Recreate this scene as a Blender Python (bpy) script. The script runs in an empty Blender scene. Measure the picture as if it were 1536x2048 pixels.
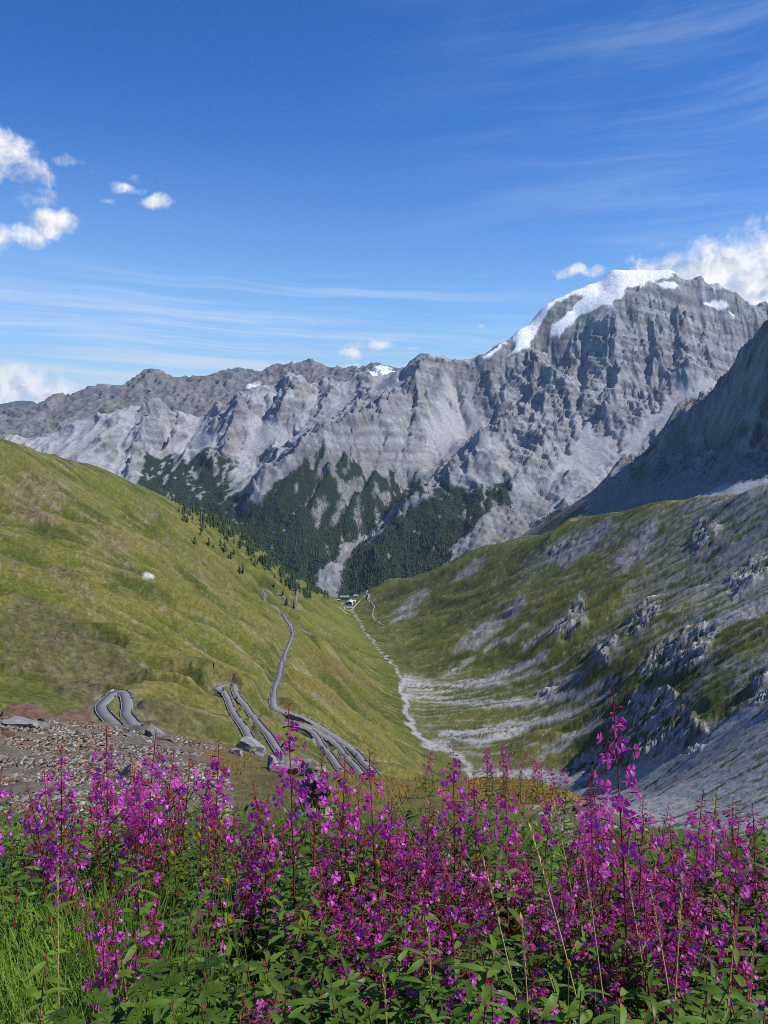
import bpy, math, random
import numpy as np
from mathutils import Vector, Matrix

# ------------------------------------------------------------------ scene, camera, sky, sun
scene = bpy.context.scene
col = scene.collection
R = math.radians
rng = np.random.default_rng(7)
random.seed(7)

CAM = np.array((0.0, 0.0, 1.7))
F = 1700.0                       # focal length in pixels of the 1536 x 2048 frame
PITCH = math.atan(224.0 / F)     # looking slightly down into the valley
cp, sp = math.cos(PITCH), math.sin(PITCH)

cd = bpy.data.cameras.new('camera')
cam = bpy.data.objects.new('camera', cd)
col.objects.link(cam)
cam.location = CAM
cam.rotation_euler = (R(90) - PITCH, 0, 0)
cd.sensor_fit = 'VERTICAL'
cd.sensor_height = 24.0
cd.lens = F / 2048.0 * 24.0
cd.clip_start = 0.05
cd.clip_end = 120000.0
scene.camera = cam

SUN_AZ, SUN_EL = R(95), R(47)    # azimuth measured from the view direction towards the right
sun_dir = Vector((math.sin(SUN_AZ) * math.cos(SUN_EL), math.cos(SUN_AZ) * math.cos(SUN_EL), math.sin(SUN_EL)))
sl = bpy.data.lights.new('sun', 'SUN')
sl.energy = 4.9
sl.angle = R(0.53)
sl.color = (1.0, 0.955, 0.885)
sun = bpy.data.objects.new('sun', sl)
col.objects.link(sun)
sun.rotation_euler = (-sun_dir).to_track_quat('-Z', 'Y').to_euler()
sun.location = (0, 0, 60)

scene.view_settings.view_transform = 'Standard'
scene.view_settings.look = 'None'
scene.view_settings.gamma = 1.0
scene.view_settings.use_curve_mapping = False
scene.view_settings.exposure = 0.12
scene.cycles.max_bounces = 6
scene.cycles.diffuse_bounces = 2
scene.cycles.glossy_bounces = 2
scene.cycles.transmission_bounces = 3
scene.cycles.transparent_max_bounces = 6
scene.cycles.volume_bounces = 0
scene.cycles.use_denoising = False
scene.cycles.filter_width = 1.0
scene.cycles.use_adaptive_sampling = True
scene.cycles.adaptive_threshold = 0.012


class NT:
    """small helper for node trees"""
    def __init__(self, tree):
        self.t = tree
        self.n = tree.nodes
        self.l = tree.links

    def new(self, kind, **kw):
        n = self.n.new(kind)
        for k, v in kw.items():
            setattr(n, k, v)
        return n

    def put(self, sock, v):
        if v is None:
            return
        if hasattr(v, 'is_output'):
            self.l.new(v, sock)
        else:
            sock.default_value = v

    def math(self, op, a, b=None, c=None, clamp=False):
        n = self.n.new('ShaderNodeMath')
        n.operation = op
        n.use_clamp = clamp
        self.put(n.inputs[0], a)
        self.put(n.inputs[1], b)
        self.put(n.inputs[2], c)
        return n.outputs[0]

    def step(self, v, lo, hi, to0=0.0, to1=1.0):
        n = self.n.new('ShaderNodeMapRange')
        n.interpolation_type = 'SMOOTHSTEP'
        self.put(n.inputs['Value'], v)
        n.inputs['From Min'].default_value = lo
        n.inputs['From Max'].default_value = hi
        n.inputs['To Min'].default_value = to0
        n.inputs['To Max'].default_value = to1
        return n.outputs[0]

    def noise(self, vec, scale, detail=4.0, rough=0.55, dist=0.0, lac=2.0, dim='3D'):
        n = self.n.new('ShaderNodeTexNoise')
        n.noise_dimensions = dim
        self.put(n.inputs['Vector'], vec)
        n.inputs['Scale'].default_value = scale
        n.inputs['Detail'].default_value = detail
        n.inputs['Roughness'].default_value = rough
        n.inputs['Lacunarity'].default_value = lac
        n.inputs['Distortion'].default_value = dist
        return n.outputs[0]

    def mix(self, f, a, b, mode='MIX'):
        n = self.n.new('ShaderNodeMix')
        n.data_type = 'RGBA'
        n.blend_type = mode
        self.put(n.inputs[0], f)
        self.put(n.inputs[6], a)
        self.put(n.inputs[7], b)
        return n.outputs[2]

    def vec(self, x, y, z=0.0):
        n = self.n.new('ShaderNodeCombineXYZ')
        self.put(n.inputs[0], x)
        self.put(n.inputs[1], y)
        self.put(n.inputs[2], z)
        return n.outputs[0]


def ray(u, v):
    """unit-forward world direction through a photo pixel"""
    X = (np.asarray(u, float) - 768.0) / F
    Yu = (1024.0 - np.asarray(v, float)) / F
    return X, cp + Yu * sp, -sp + Yu * cp


def at(u, v, Y):
    """world point on the ray through a pixel at distance Y along the valley axis"""
    dx, dy, dz = ray(u, v)
    t = Y / dy
    return CAM[0] + dx * t, CAM[1] + dy * t, CAM[2] + dz * t


def proj(x, y, z):
    """world -> photo pixel"""
    dx, dy, dz = x - CAM[0], y - CAM[1], z - CAM[2]
    depth = np.maximum(dy * cp - dz * sp, 1e-3)
    up = dy * sp + dz * cp
    return 768.0 + F * dx / depth, 1024.0 - F * up / depth


def build_world():
    w = bpy.data.worlds.new('World')
    scene.world = w
    w.use_nodes = True
    T = NT(w.node_tree)
    T.n.clear()
    out = T.new('ShaderNodeOutputWorld')
    bg = T.new('ShaderNodeBackground')
    sky = T.new('ShaderNodeTexSky', sky_type='NISHITA')
    sky.sun_disc = False
    sky.sun_elevation = SUN_EL
    sky.sun_rotation = SUN_AZ
    sky.altitude = 2700.0
    sky.air_density = 1.0
    sky.dust_density = 0.35
    sky.ozone_density = 2.2
    tc = T.new('ShaderNodeTexCoord')
    sep = T.new('ShaderNodeSeparateXYZ')
    T.l.new(tc.outputs['Generated'], sep.inputs[0])
    x, y, z = sep.outputs
    az = T.math('ARCTAN2', x, y)
    el = T.math('ARCSINE', z)

    def ang(u, v):
        dx, dy, dz = ray(u, v)
        return math.atan2(dx, dy), math.asin(dz / math.sqrt(dx * dx + dy * dy + dz * dz))

    # ---- cumulus: a field that is high inside each cloud's body, broken up by noise
    blobs = [  # u, v, half width, half height, weight
        (-22, 302, 74, 56, 1.2), (60, 350, 58, 30, .62), (135, 322, 60, 15, .55), (75, 392, 55, 30, .30), (185, 348, 34, 14, .05),
        (108, 445, 54, 32, 1.15), (30, 470, 76, 24, 1.05), (-60, 470, 90, 40, 1.2),
        (316, 400, 44, 13, .75), (262, 378, 48, 14, .55), (270, 356, 34, 12, .15), (215, 402, 30, 8, .05),
        (30, 778, 70, 46, 1.5), (120, 790, 60, 26, 1.1), (-60, 790, 80, 60, 1.4), (180, 780, 60, 14, .5),
        (700, 712, 20, 20, .85), (738, 692, 62, 11, .85), (800, 694, 50, 6, .35), (720, 738, 50, 8, .4),
        (1440, 550, 135, 62, 1.4), (1560, 550, 150, 84, 1.6), (1350, 540, 90, 40, .85), (1300, 520, 70, 18, .35),
        (1540, 620, 90, 50, 1.5), (1146, 545, 46, 15, .75), (1192, 541, 20, 16, .9), (1215, 560, 50, 12, .2),
        (960, 648, 12, 6, .5), (322, 682, 26, 8, .15), (318, 738, 18, 22, .05), (90, 716, 22, 6, -.05),
    ]
    p = T.vec(az, el, 0.0)
    # wobble the coordinates so that outlines billow
    w1 = T.new('ShaderNodeTexNoise', noise_dimensions='2D')
    T.l.new(p, w1.inputs['Vector'])
    w1.inputs['Scale'].default_value = 26.0
    w1.inputs['Detail'].default_value = 4.0
    wob = T.new('ShaderNodeVectorMath', operation='SUBTRACT')
    T.l.new(w1.outputs['Color'], wob.inputs[0])
    wob.inputs[1].default_value = (.5, .5, .5)
    ws = T.new('ShaderNodeVectorMath', operation='SCALE')
    T.l.new(wob.outputs[0], ws.inputs[0])
    ws.inputs['Scale'].default_value = 0.026
    wp = T.new('ShaderNodeVectorMath', operation='ADD')
    T.l.new(p, wp.inputs[0])
    T.l.new(ws.outputs[0], wp.inputs[1])
    s2 = T.new('ShaderNodeSeparateXYZ')
    T.l.new(wp.outputs[0], s2.inputs[0])
    waz, wel = s2.outputs[0], s2.outputs[1]
    field = None
    hgt = None
    for (u, v, hw, hh, wt) in blobs:
        a0, e0 = ang(u, v)
        a1, _ = ang(u + hw, v)
        _, e1 = ang(u, v - hh)
        ra, re = abs(a1 - a0), abs(e1 - e0)
        da = T.math('MULTIPLY_ADD', waz, 1 / ra, -a0 / ra)
        de = T.math('MULTIPLY_ADD', wel, 1 / re, -e0 / re)
        q = T.math('ADD', T.math('POWER', T.math('ABSOLUTE', da), 2.0), T.math('POWER', T.math('ABSOLUTE', de), 2.0))
        f = T.math('SUBTRACT', wt, q)
        lit = T.math('ADD', T.math('MULTIPLY', de, .75), T.math('MULTIPLY', da, .35))
        if field is None:
            field, hgt = f, lit
        else:
            big = T.math('GREATER_THAN', f, field)
            m = T.n.new('ShaderNodeMix')
            T.put(m.inputs[0], big); T.put(m.inputs[2], hgt); T.put(m.inputs[3], lit)
            hgt = m.outputs[0]
            field = T.math('MAXIMUM', field, f)
    n1 = T.noise(p, 34.0, 6.0, .60, dim='2D')
    n2 = T.noise(wp.outputs[0], 80.0, 4.0, .6, dim='2D')
    bump = T.math('ADD', T.math('MULTIPLY_ADD', n1, 2.6, -1.3), T.math('MULTIPLY_ADD', n2, .9, -.45))
    dens = T.math('ADD', T.math('MAXIMUM', field, -2.0), bump)
    alpha = T.step(dens, -.35, 1.45)
    # shade: bright where the body faces up and to the sun, blue grey below
    off = T.new('ShaderNodeVectorMath', operation='ADD')
    T.l.new(wp.outputs[0], off.inputs[0])
    off.inputs[1].default_value = (.011, .012, 0)
    n3 = T.noise(off.outputs[0], 40.0, 3.0, .55, dim='2D')
    n4 = T.noise(wp.outputs[0], 40.0, 3.0, .55, dim='2D')
    rel = T.math('MULTIPLY', T.math('SUBTRACT', n4, n3), 2.0)
    lit = T.math('ADD', T.math('MULTIPLY_ADD', T.math('MAXIMUM', T.math('MINIMUM', hgt, 1.2), -1.2), .30, .70), rel, clamp=True)
    ccol = T.mix(lit, (5.8, 6.5, 7.9, 1), (12.0, 11.9, 11.8, 1))

    # ---- cirrus: long streaks, tilted a little, thicker low on the left and high on the right
    def streak(tilt, sx, sy, seed, lo, hi):
        ry = T.math('MULTIPLY_ADD', az, tilt, el)
        wv = T.noise(T.vec(T.math('MULTIPLY_ADD', az, 2.2, seed), T.math('MULTIPLY', el, 5.0)), 1.6, 2.0, dim='2D')
        ry = T.math('MULTIPLY_ADD', T.math('SUBTRACT', wv, .5), .025, ry)
        v = T.vec(T.math('MULTIPLY_ADD', az, sx, seed), T.math('MULTIPLY', ry, sy))
        return T.step(T.noise(v, 1.0, 5.0, .62, dim='2D'), lo, hi)
    low = T.step(el, 0.0, .16, 1.0, 0.0)
    left = T.step(az, -.05, .25, 1.0, .18)
    right = T.step(az, -.10, .42)
    hi_r = T.math('MULTIPLY', right, T.math('MULTIPLY', T.step(el, .06, .16), T.step(el, .25, .65, 1.0, .5)))
    c1 = T.math('MULTIPLY', streak(.055, 2.0, 62.0, 1.7, .36, .70), T.math('MULTIPLY', T.math('POWER', low, .6), left))
    c2 = T.math('MULTIPLY', streak(-.06, 2.4, 30.0, 8.2, .36, .88), hi_r)
    c3 = T.math('MULTIPLY', streak(-.5, 3.0, 12.0, 4.4, .40, .85), T.math('MULTIPLY', right, T.step(el, .22, .5)))
    cir = T.math('ADD', T.math('MULTIPLY', c1, .85), T.math('ADD', T.math('MULTIPLY', c2, .21), T.math('MULTIPLY', c3, .15)), clamp=True)
    # the low haze of the open valley mouth and thin veils on the right
    veil = T.math('MULTIPLY', T.math('POWER', T.step(el, -.05, .36, 1.0, 0.0), 1.3), T.step(az, -.45, .20, .62, .34))
    edge = T.math('MULTIPLY', T.step(T.math('ABSOLUTE', az), .50, .79, 1.0, 0.0), T.step(el, .65, .98, 1.0, 0.0))
    veil = T.math('MULTIPLY', veil, edge)
    cir = T.math('MULTIPLY', cir, T.math('MULTIPLY', T.step(T.math('ABSOLUTE', az), .50, .79, 1.0, 0.0), T.step(el, .65, .98, 1.0, 0.0)))

    hs = T.new('ShaderNodeHueSaturation')
    hs.inputs['Saturation'].default_value = 1.28
    hs.inputs['Value'].default_value = 1.12
    T.l.new(sky.outputs[0], hs.inputs['Color'])
    tint = T.mix(1.0, hs.outputs[0], (.80, 1.16, 1.55, 1), 'MULTIPLY')
    c = T.mix(veil, tint, (6.0, 8.3, 11.2, 1))
    c = T.mix(cir, c, (9.0, 9.8, 11.0, 1))
    c = T.mix(alpha, c, ccol)
    T.l.new(c, bg.inputs[0])
    bg.inputs[1].default_value = 0.082
    # clouds stand only in this part of the sky; the rest of it is the same clear blue
    bg2 = T.new('ShaderNodeBackground')
    T.l.new(tint, bg2.inputs[0])
    bg2.inputs[1].default_value = 0.082
    part = T.math('MULTIPLY', T.math('LESS_THAN', T.math('ABSOLUTE', az), .80), T.math('GREATER_THAN', el, -.12))
    part = T.math('MULTIPLY', part, T.math('LESS_THAN', el, 1.0))
    mx = T.new('ShaderNodeMixShader')
    T.l.new(part, mx.inputs[0])
    T.l.new(bg2.outputs[0], mx.inputs[1])
    T.l.new(bg.outputs[0], mx.inputs[2])
    T.l.new(mx.outputs[0], out.inputs[0])


build_world()

# ------------------------------------------------------------------ numeric helpers
_perm = np.random.default_rng(11).permutation(512).astype(np.int64)
_ga = np.linspace(0, 2 * np.pi, 64, endpoint=False)
_gx, _gy = np.cos(_ga), np.sin(_ga)


def perlin(x, y, seed=0):
    xi = np.floor(x); yi = np.floor(y)
    fx = x - xi; fy = y - yi
    xi = xi.astype(np.int64); yi = yi.astype(np.int64)
    a = _perm[(xi + seed * 37) & 511]; b = _perm[(xi + 1 + seed * 37) & 511]
    h00 = _perm[(a + yi) & 511] & 63; h01 = _perm[(a + yi + 1) & 511] & 63
    h10 = _perm[(b + yi) & 511] & 63; h11 = _perm[(b + yi + 1) & 511] & 63
    sx = fx * fx * fx * (fx * (fx * 6 - 15) + 10)
    sy = fy * fy * fy * (fy * (fy * 6 - 15) + 10)
    n00 = _gx[h00] * fx + _gy[h00] * fy
    n10 = _gx[h10] * (fx - 1) + _gy[h10] * fy
    n01 = _gx[h01] * fx + _gy[h01] * (fy - 1)
    n11 = _gx[h11] * (fx - 1) + _gy[h11] * (fy - 1)
    p = n00 + sx * (n10 - n00)
    q = n01 + sx * (n11 - n01)
    return (p + sy * (q - p)) * 1.5


def fbm(x, y, oc=5, gain=.5, seed=0):
    s = 0.0; a = 1.0; t = 0.0
    for i in range(oc):
        s = s + a * perlin(x, y, seed + i)
        t += a; a *= gain
        x, y = x * 1.93 - y * .55 + 17.3, y * 1.93 + x * .55 - 9.1
    return s / t * 1.6


def ridged(x, y, oc=5, gain=.5, seed=0):
    s = 0.0; a = 1.0; t = 0.0; w = 1.0
    for i in range(oc):
        n = 1.0 - np.abs(perlin(x, y, seed + i)) * 1.35
        n = np.clip(n, 0, 1) ** 2
        s = s + a * n * w
        w = np.clip(n * 1.6, 0, 1)
        t += a; a *= gain
        x, y = x * 1.93 - y * .55 + 5.3, y * 1.93 + x * .55 - 3.7
    return s / t


def facets(x, y, seed=0, tilt=1.0):
    """broken blocks: every cell is a plane of its own height and dip, with sharp steps between"""
    xi = np.floor(x).astype(np.int64); yi = np.floor(y).astype(np.int64)
    best = np.full(x.shape, 1e9); val = np.zeros(x.shape)
    for ox in (-1, 0, 1):
        for oy in (-1, 0, 1):
            cx, cy = xi + ox, yi + oy
            h = _perm[(_perm[(cx + seed * 31) & 511] + cy) & 511]
            h2 = _perm[(h + 101) & 511]; h3 = _perm[(h2 + 57) & 511]
            px = cx + .15 + .7 * (h / 512.0); py = cy + .15 + .7 * (h2 / 512.0)
            dx, dy = x - px, y - py
            d = dx * dx + dy * dy
            a = h3 / 512.0 * 6.283
            v = (h2 / 256.0 - 1) * .5 + tilt * (np.cos(a) * dx + np.sin(a) * dy)
            m = d < best
            best = np.where(m, d, best); val = np.where(m, v, val)
    return val


def sstep(a, b, x):
    t = np.clip((x - a) / (b - a), 0, 1)
    return t * t * (3 - 2 * t)


def rbf_fit(pts):
    """linear radial basis through (x, y, z) control points"""
    P = np.array(pts, float)
    n = len(P)
    D = np.hypot(P[:, None, 0] - P[None, :, 0], P[:, None, 1] - P[None, :, 1])
    A = np.zeros((n + 3, n + 3))
    A[:n, :n] = D - np.eye(n) * 8.0
    A[:n, n] = 1; A[:n, n + 1] = P[:, 0] / 1000; A[:n, n + 2] = P[:, 1] / 1000
    A[n:, :n] = A[:n, n:].T
    w = np.linalg.lstsq(A, np.r_[P[:, 2], 0, 0, 0], rcond=None)[0]

    def ev(x, y):
        sh = x.shape
        x = x.ravel(); y = y.ravel()
        o = np.empty(len(x))
        for i in range(0, len(x), 20000):
            xs = x[i:i + 20000, None]; ys = y[i:i + 20000, None]
            o[i:i + 20000] = np.hypot(xs - P[None, :, 0], ys - P[None, :, 1]) @ w[:n] + w[n] + w[n + 1] * xs[:, 0] / 1000 + w[n + 2] * ys[:, 0] / 1000
        return o.reshape(sh)
    return ev


class Field:
    """values on a regular grid with bilinear lookup"""
    def __init__(self, x0, y0, cell, A):
        self.x0, self.y0, self.c, self.A = x0, y0, cell, A

    def __call__(self, x, y, A=None):
        A = self.A if A is None else A
        fx = np.clip((x - self.x0) / self.c, 0, A.shape[1] - 1.001)
        fy = np.clip((y - self.y0) / self.c, 0, A.shape[0] - 1.001)
        i = fx.astype(np.int64); j = fy.astype(np.int64)
        fx = fx - i; fy = fy - j
        return (A[j, i] * (1 - fx) + A[j, i + 1] * fx) * (1 - fy) + (A[j + 1, i] * (1 - fx) + A[j + 1, i + 1] * fx) * fy


def blur(A, n=1):
    for _ in range(n):
        A = np.pad(A, 1, mode='edge')
        A = (A[:-2] + 2 * A[1:-1] + A[2:]) / 4
        A = (A[:, :-2] + 2 * A[:, 1:-1] + A[:, 2:]) / 4
    return A


def rain(H, cell, drops, steps, rounds, seed, depth=10.0):
    """water drops run down the relief; where many pass, a gully is cut. Returns relief and how much water passed."""
    g = np.random.default_rng(seed)
    ny, nx = H.shape
    flow = np.zeros((ny, nx))
    for _ in range(rounds):
        px = g.uniform(1, nx - 3, drops); py = g.uniform(1, ny - 3, drops)
        dx = np.zeros(drops); dy = np.zeros(drops)
        Hf = H.ravel() / cell
        cnt = np.zeros(ny * nx)
        alive = np.ones(drops)
        for s in range(steps):
            i = px.astype(np.int64); j = py.astype(np.int64)
            fx = px - i; fy = py - j
            k = j * nx + i
            a, b, c, d = Hf[k], Hf[k + 1], Hf[k + nx], Hf[k + nx + 1]
            gx = (b - a) * (1 - fy) + (d - c) * fy
            gy = (c - a) * (1 - fx) + (d - b) * fx
            L = np.hypot(gx, gy) + 1e-9
            dx = dx * .45 - gx / L * .55; dy = dy * .45 - gy / L * .55
            cnt += np.bincount(k, alive * np.minimum(L * 2, 1), ny * nx)
            px = np.clip(px + dx, 1, nx - 3); py = np.clip(py + dy, 1, ny - 3)
        cnt = cnt.reshape(ny, nx)
        flow = flow * .6 + cnt
        lf = np.log1p(blur(flow, 1) / 6.0)
        lf = np.minimum(lf / np.percentile(lf, 99.3), 1.2)
        H = H - depth / rounds * (lf - blur(lf, 8)) * 2.0
    return H, flow


def sdist(poly, u, v):
    """signed distance in pixels to a polygon, positive inside"""
    P = np.array(poly, float)
    o = np.full(u.shape, -1e3)
    lo, hi = P.min(0) - 60, P.max(0) + 60
    m = (u > lo[0]) & (u < hi[0]) & (v > lo[1]) & (v < hi[1])
    if not m.any():
        return o
    uu, vv = u[m], v[m]
    d = np.full(uu.shape, 1e9)
    ins = np.zeros(uu.shape, bool)
    for k in range(len(P)):
        ax, ay = P[k]; bx, by = P[(k + 1) % len(P)]
        ex, ey = bx - ax, by - ay
        t = np.clip(((uu - ax) * ex + (vv - ay) * ey) / (ex * ex + ey * ey + 1e-9), 0, 1)
        d = np.minimum(d, np.hypot(uu - ax - t * ex, vv - ay - t * ey))
        if ay != by:
            c = ((ay > vv) != (by > vv)) & (uu < (bx - ax) * (vv - ay) / (by - ay) + ax)
            ins ^= c
    o[m] = np.where(ins, d, -d)
    return o


def ldist(line, u, v, wide=80):
    """distance to a polyline and the fraction along it"""
    P = np.array(line, float)
    o = np.full(u.shape, 1e6)
    f = np.zeros(u.shape)
    lo, hi = P.min(0) - wide, P.max(0) + wide
    m = (u > lo[0]) & (u < hi[0]) & (v > lo[1]) & (v < hi[1])
    if not m.any():
        return o, f
    uu, vv = u[m], v[m]
    d = np.full(uu.shape, 1e6); fr = np.zeros(uu.shape)
    n = len(P) - 1
    for k in range(n):
        ax, ay = P[k]; bx, by = P[k + 1]
        ex, ey = bx - ax, by - ay
        t = np.clip(((uu - ax) * ex + (vv - ay) * ey) / (ex * ex + ey * ey + 1e-9), 0, 1)
        dd = np.hypot(uu - ax - t * ex, vv - ay - t * ey)
        b = dd < d
        d = np.where(b, dd, d); fr = np.where(b, (k + t) / n, fr)
    o[m] = d; f[m] = fr
    return o, f


def mesh_from(name, V, Fc, smooth=True):
    """fast mesh from numpy verts and quads or triangles"""
    V = np.asarray(V, np.float32); Fc = np.asarray(Fc, np.int32)
    me = bpy.data.meshes.new(name)
    k = Fc.shape[1]
    me.vertices.add(len(V)); me.vertices.foreach_set('co', V.ravel())
    me.loops.add(len(Fc) * k); me.loops.foreach_set('vertex_index', Fc.ravel())
    me.polygons.add(len(Fc))
    me.polygons.foreach_set('loop_start', np.arange(0, len(Fc) * k, k, dtype=np.int32))
    if smooth:
        me.polygons.foreach_set('use_smooth', np.ones(len(Fc), bool))
    me.update(calc_edges=True)
    return me


def grid_mesh(name, X, Y, Z, keep=None, smooth=True):
    ny, nx = X.shape
    idx = np.arange(ny * nx).reshape(ny, nx)
    q = np.stack((idx[:-1, :-1], idx[:-1, 1:], idx[1:, 1:], idx[1:, :-1]), -1).reshape(-1, 4)
    if keep is not None:
        kq = (keep[:-1, :-1] & keep[:-1, 1:] & keep[1:, 1:] & keep[1:, :-1]).ravel()
        q = q[kq]
    V = np.stack((X.ravel(), Y.ravel(), Z.ravel()), -1)
    used = np.zeros(len(V), bool); used[q.ravel()] = True
    remap = np.cumsum(used) - 1
    return mesh_from(name, V[used], remap[q], smooth), used


def set_colour(me, rgb, name='tint'):
    a = me.color_attributes.new(name, 'FLOAT_COLOR', 'POINT')
    c = np.ones((len(me.vertices), 4), np.float32)
    c[:, :3] = rgb
    a.data.foreach_set('color', c.ravel())


def set_value(me, val, name):
    a = me.attributes.new(name, 'FLOAT', 'POINT')
    a.data.foreach_set('value', np.asarray(val, np.float32).ravel())


def put(name, me, mat=None, parent=None, label=None, cat=None, group=None, kind=None):
    o = bpy.data.objects.new(name, me)
    col.objects.link(o)
    if mat is not None and me is not None and not me.materials:
        me.materials.append(mat)
    if parent is not None:
        o.parent = parent
    if label: o['label'] = label
    if cat: o['category'] = cat
    if group: o['group'] = group
    if kind: o['kind'] = kind
    return o


def empty(name, loc, label=None, cat=None, group=None, rz=0.0):
    o = put(name, None, label=label, cat=cat, group=group)
    o.location = loc
    o.rotation_euler = (0, 0, rz)
    o.empty_display_size = .2
    return o


def material(name, colour=(.5, .5, .5), rough=.8, spec=.3, var=.0, scale=5.0, bump=0.0, sss=False):
    """plain procedural material with some noise variation in tone"""
    m = bpy.data.materials.new(name)
    m.use_nodes = True
    T = NT(m.node_tree)
    b = T.n['Principled BSDF']
    b.inputs['Roughness'].default_value = rough
    b.inputs['Specular IOR Level'].default_value = spec
    tc = T.new('ShaderNodeTexCoord')
    if var:
        n = T.noise(tc.outputs['Object'], scale, 5.0, .6)
        f = T.step(n, .3, .7, 1 - var, 1 + var)
        cmb = T.vec(f, f, f)
        T.l.new(T.mix(1.0, (*colour, 1), cmb, 'MULTIPLY'), b.inputs['Base Color'])
        if bump:
            bm = T.new('ShaderNodeBump')
            bm.inputs['Strength'].default_value = bump
            bm.inputs['Distance'].default_value = .02
            T.l.new(n, bm.inputs['Height'])
            T.l.new(bm.outputs[0], b.inputs['Normal'])
    else:
        b.inputs['Base Color'].default_value = (*colour, 1)
    return m


def terrain_material(name, scale, rough=.95, var=.25, bump=0.0, bdist=1.0):
    """colour comes with the ground's own vertices; noise adds fine grain"""
    m = bpy.data.materials.new(name)
    m.use_nodes = True
    T = NT(m.node_tree)
    b = T.n['Principled BSDF']
    b.inputs['Roughness'].default_value = rough
    b.inputs['Specular IOR Level'].default_value = .12
    at_ = T.new('ShaderNodeAttribute', attribute_name='tint')
    geo = T.new('ShaderNodeNewGeometry')
    n = T.noise(geo.outputs['Position'], scale, 6.0, .72)
    f = T.step(n, .30, .70, 1 - var, 1 + var)
    T.l.new(T.mix(1.0, at_.outputs['Color'], T.vec(f, f, f), 'MULTIPLY'), b.inputs['Base Color'])
    if bump:
        bm = T.new('ShaderNodeBump')
        bm.inputs['Strength'].default_value = bump
        bm.inputs['Distance'].default_value = bdist
        T.l.new(n, bm.inputs['Height'])
        T.l.new(bm.outputs[0], b.inputs['Normal'])
    return m

# ------------------------------------------------------------------ the massif across the valley
def mixc(c, m, new):
    m = np.clip(m, 0, 1)[..., None]
    return c * (1 - m) + np.asarray(new, float) * m


CREST = [(-250, 930, 6000), (-100, 900, 6000), (80, 876, 6100), (150, 862, 6200), (200, 848, 6200), (240, 828, 6200), (280, 815, 6200),
         (315, 806, 6200), (340, 812, 6250), (370, 817, 6350), (400, 821, 6400), (440, 808, 6400), (480, 792, 6350), (520, 775, 6400),
         (560, 760, 6450), (600, 762, 6500), (650, 766, 6550), (700, 764, 6600), (740, 750, 6600), (790, 736, 6600), (820, 728, 6550),
         (850, 708, 6500), (868, 713, 6520), (885, 724, 6550), (905, 720, 6600), (930, 708, 6650), (960, 700, 6650), (1000, 680, 6750),
         (1035, 652, 6850), (1080, 622, 6950), (1110, 596, 7020), (1145, 580, 7080), (1180, 565, 7140), (1225, 536, 7220), (1280, 541, 7260), (1320, 541, 7230), (1345, 539, 7180),
         (1375, 552, 7170), (1400, 560, 7200), (1440, 560, 7250), (1480, 592, 7300), (1536, 618, 7400), (1620, 660, 7600), (1780, 700, 7800)]
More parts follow.
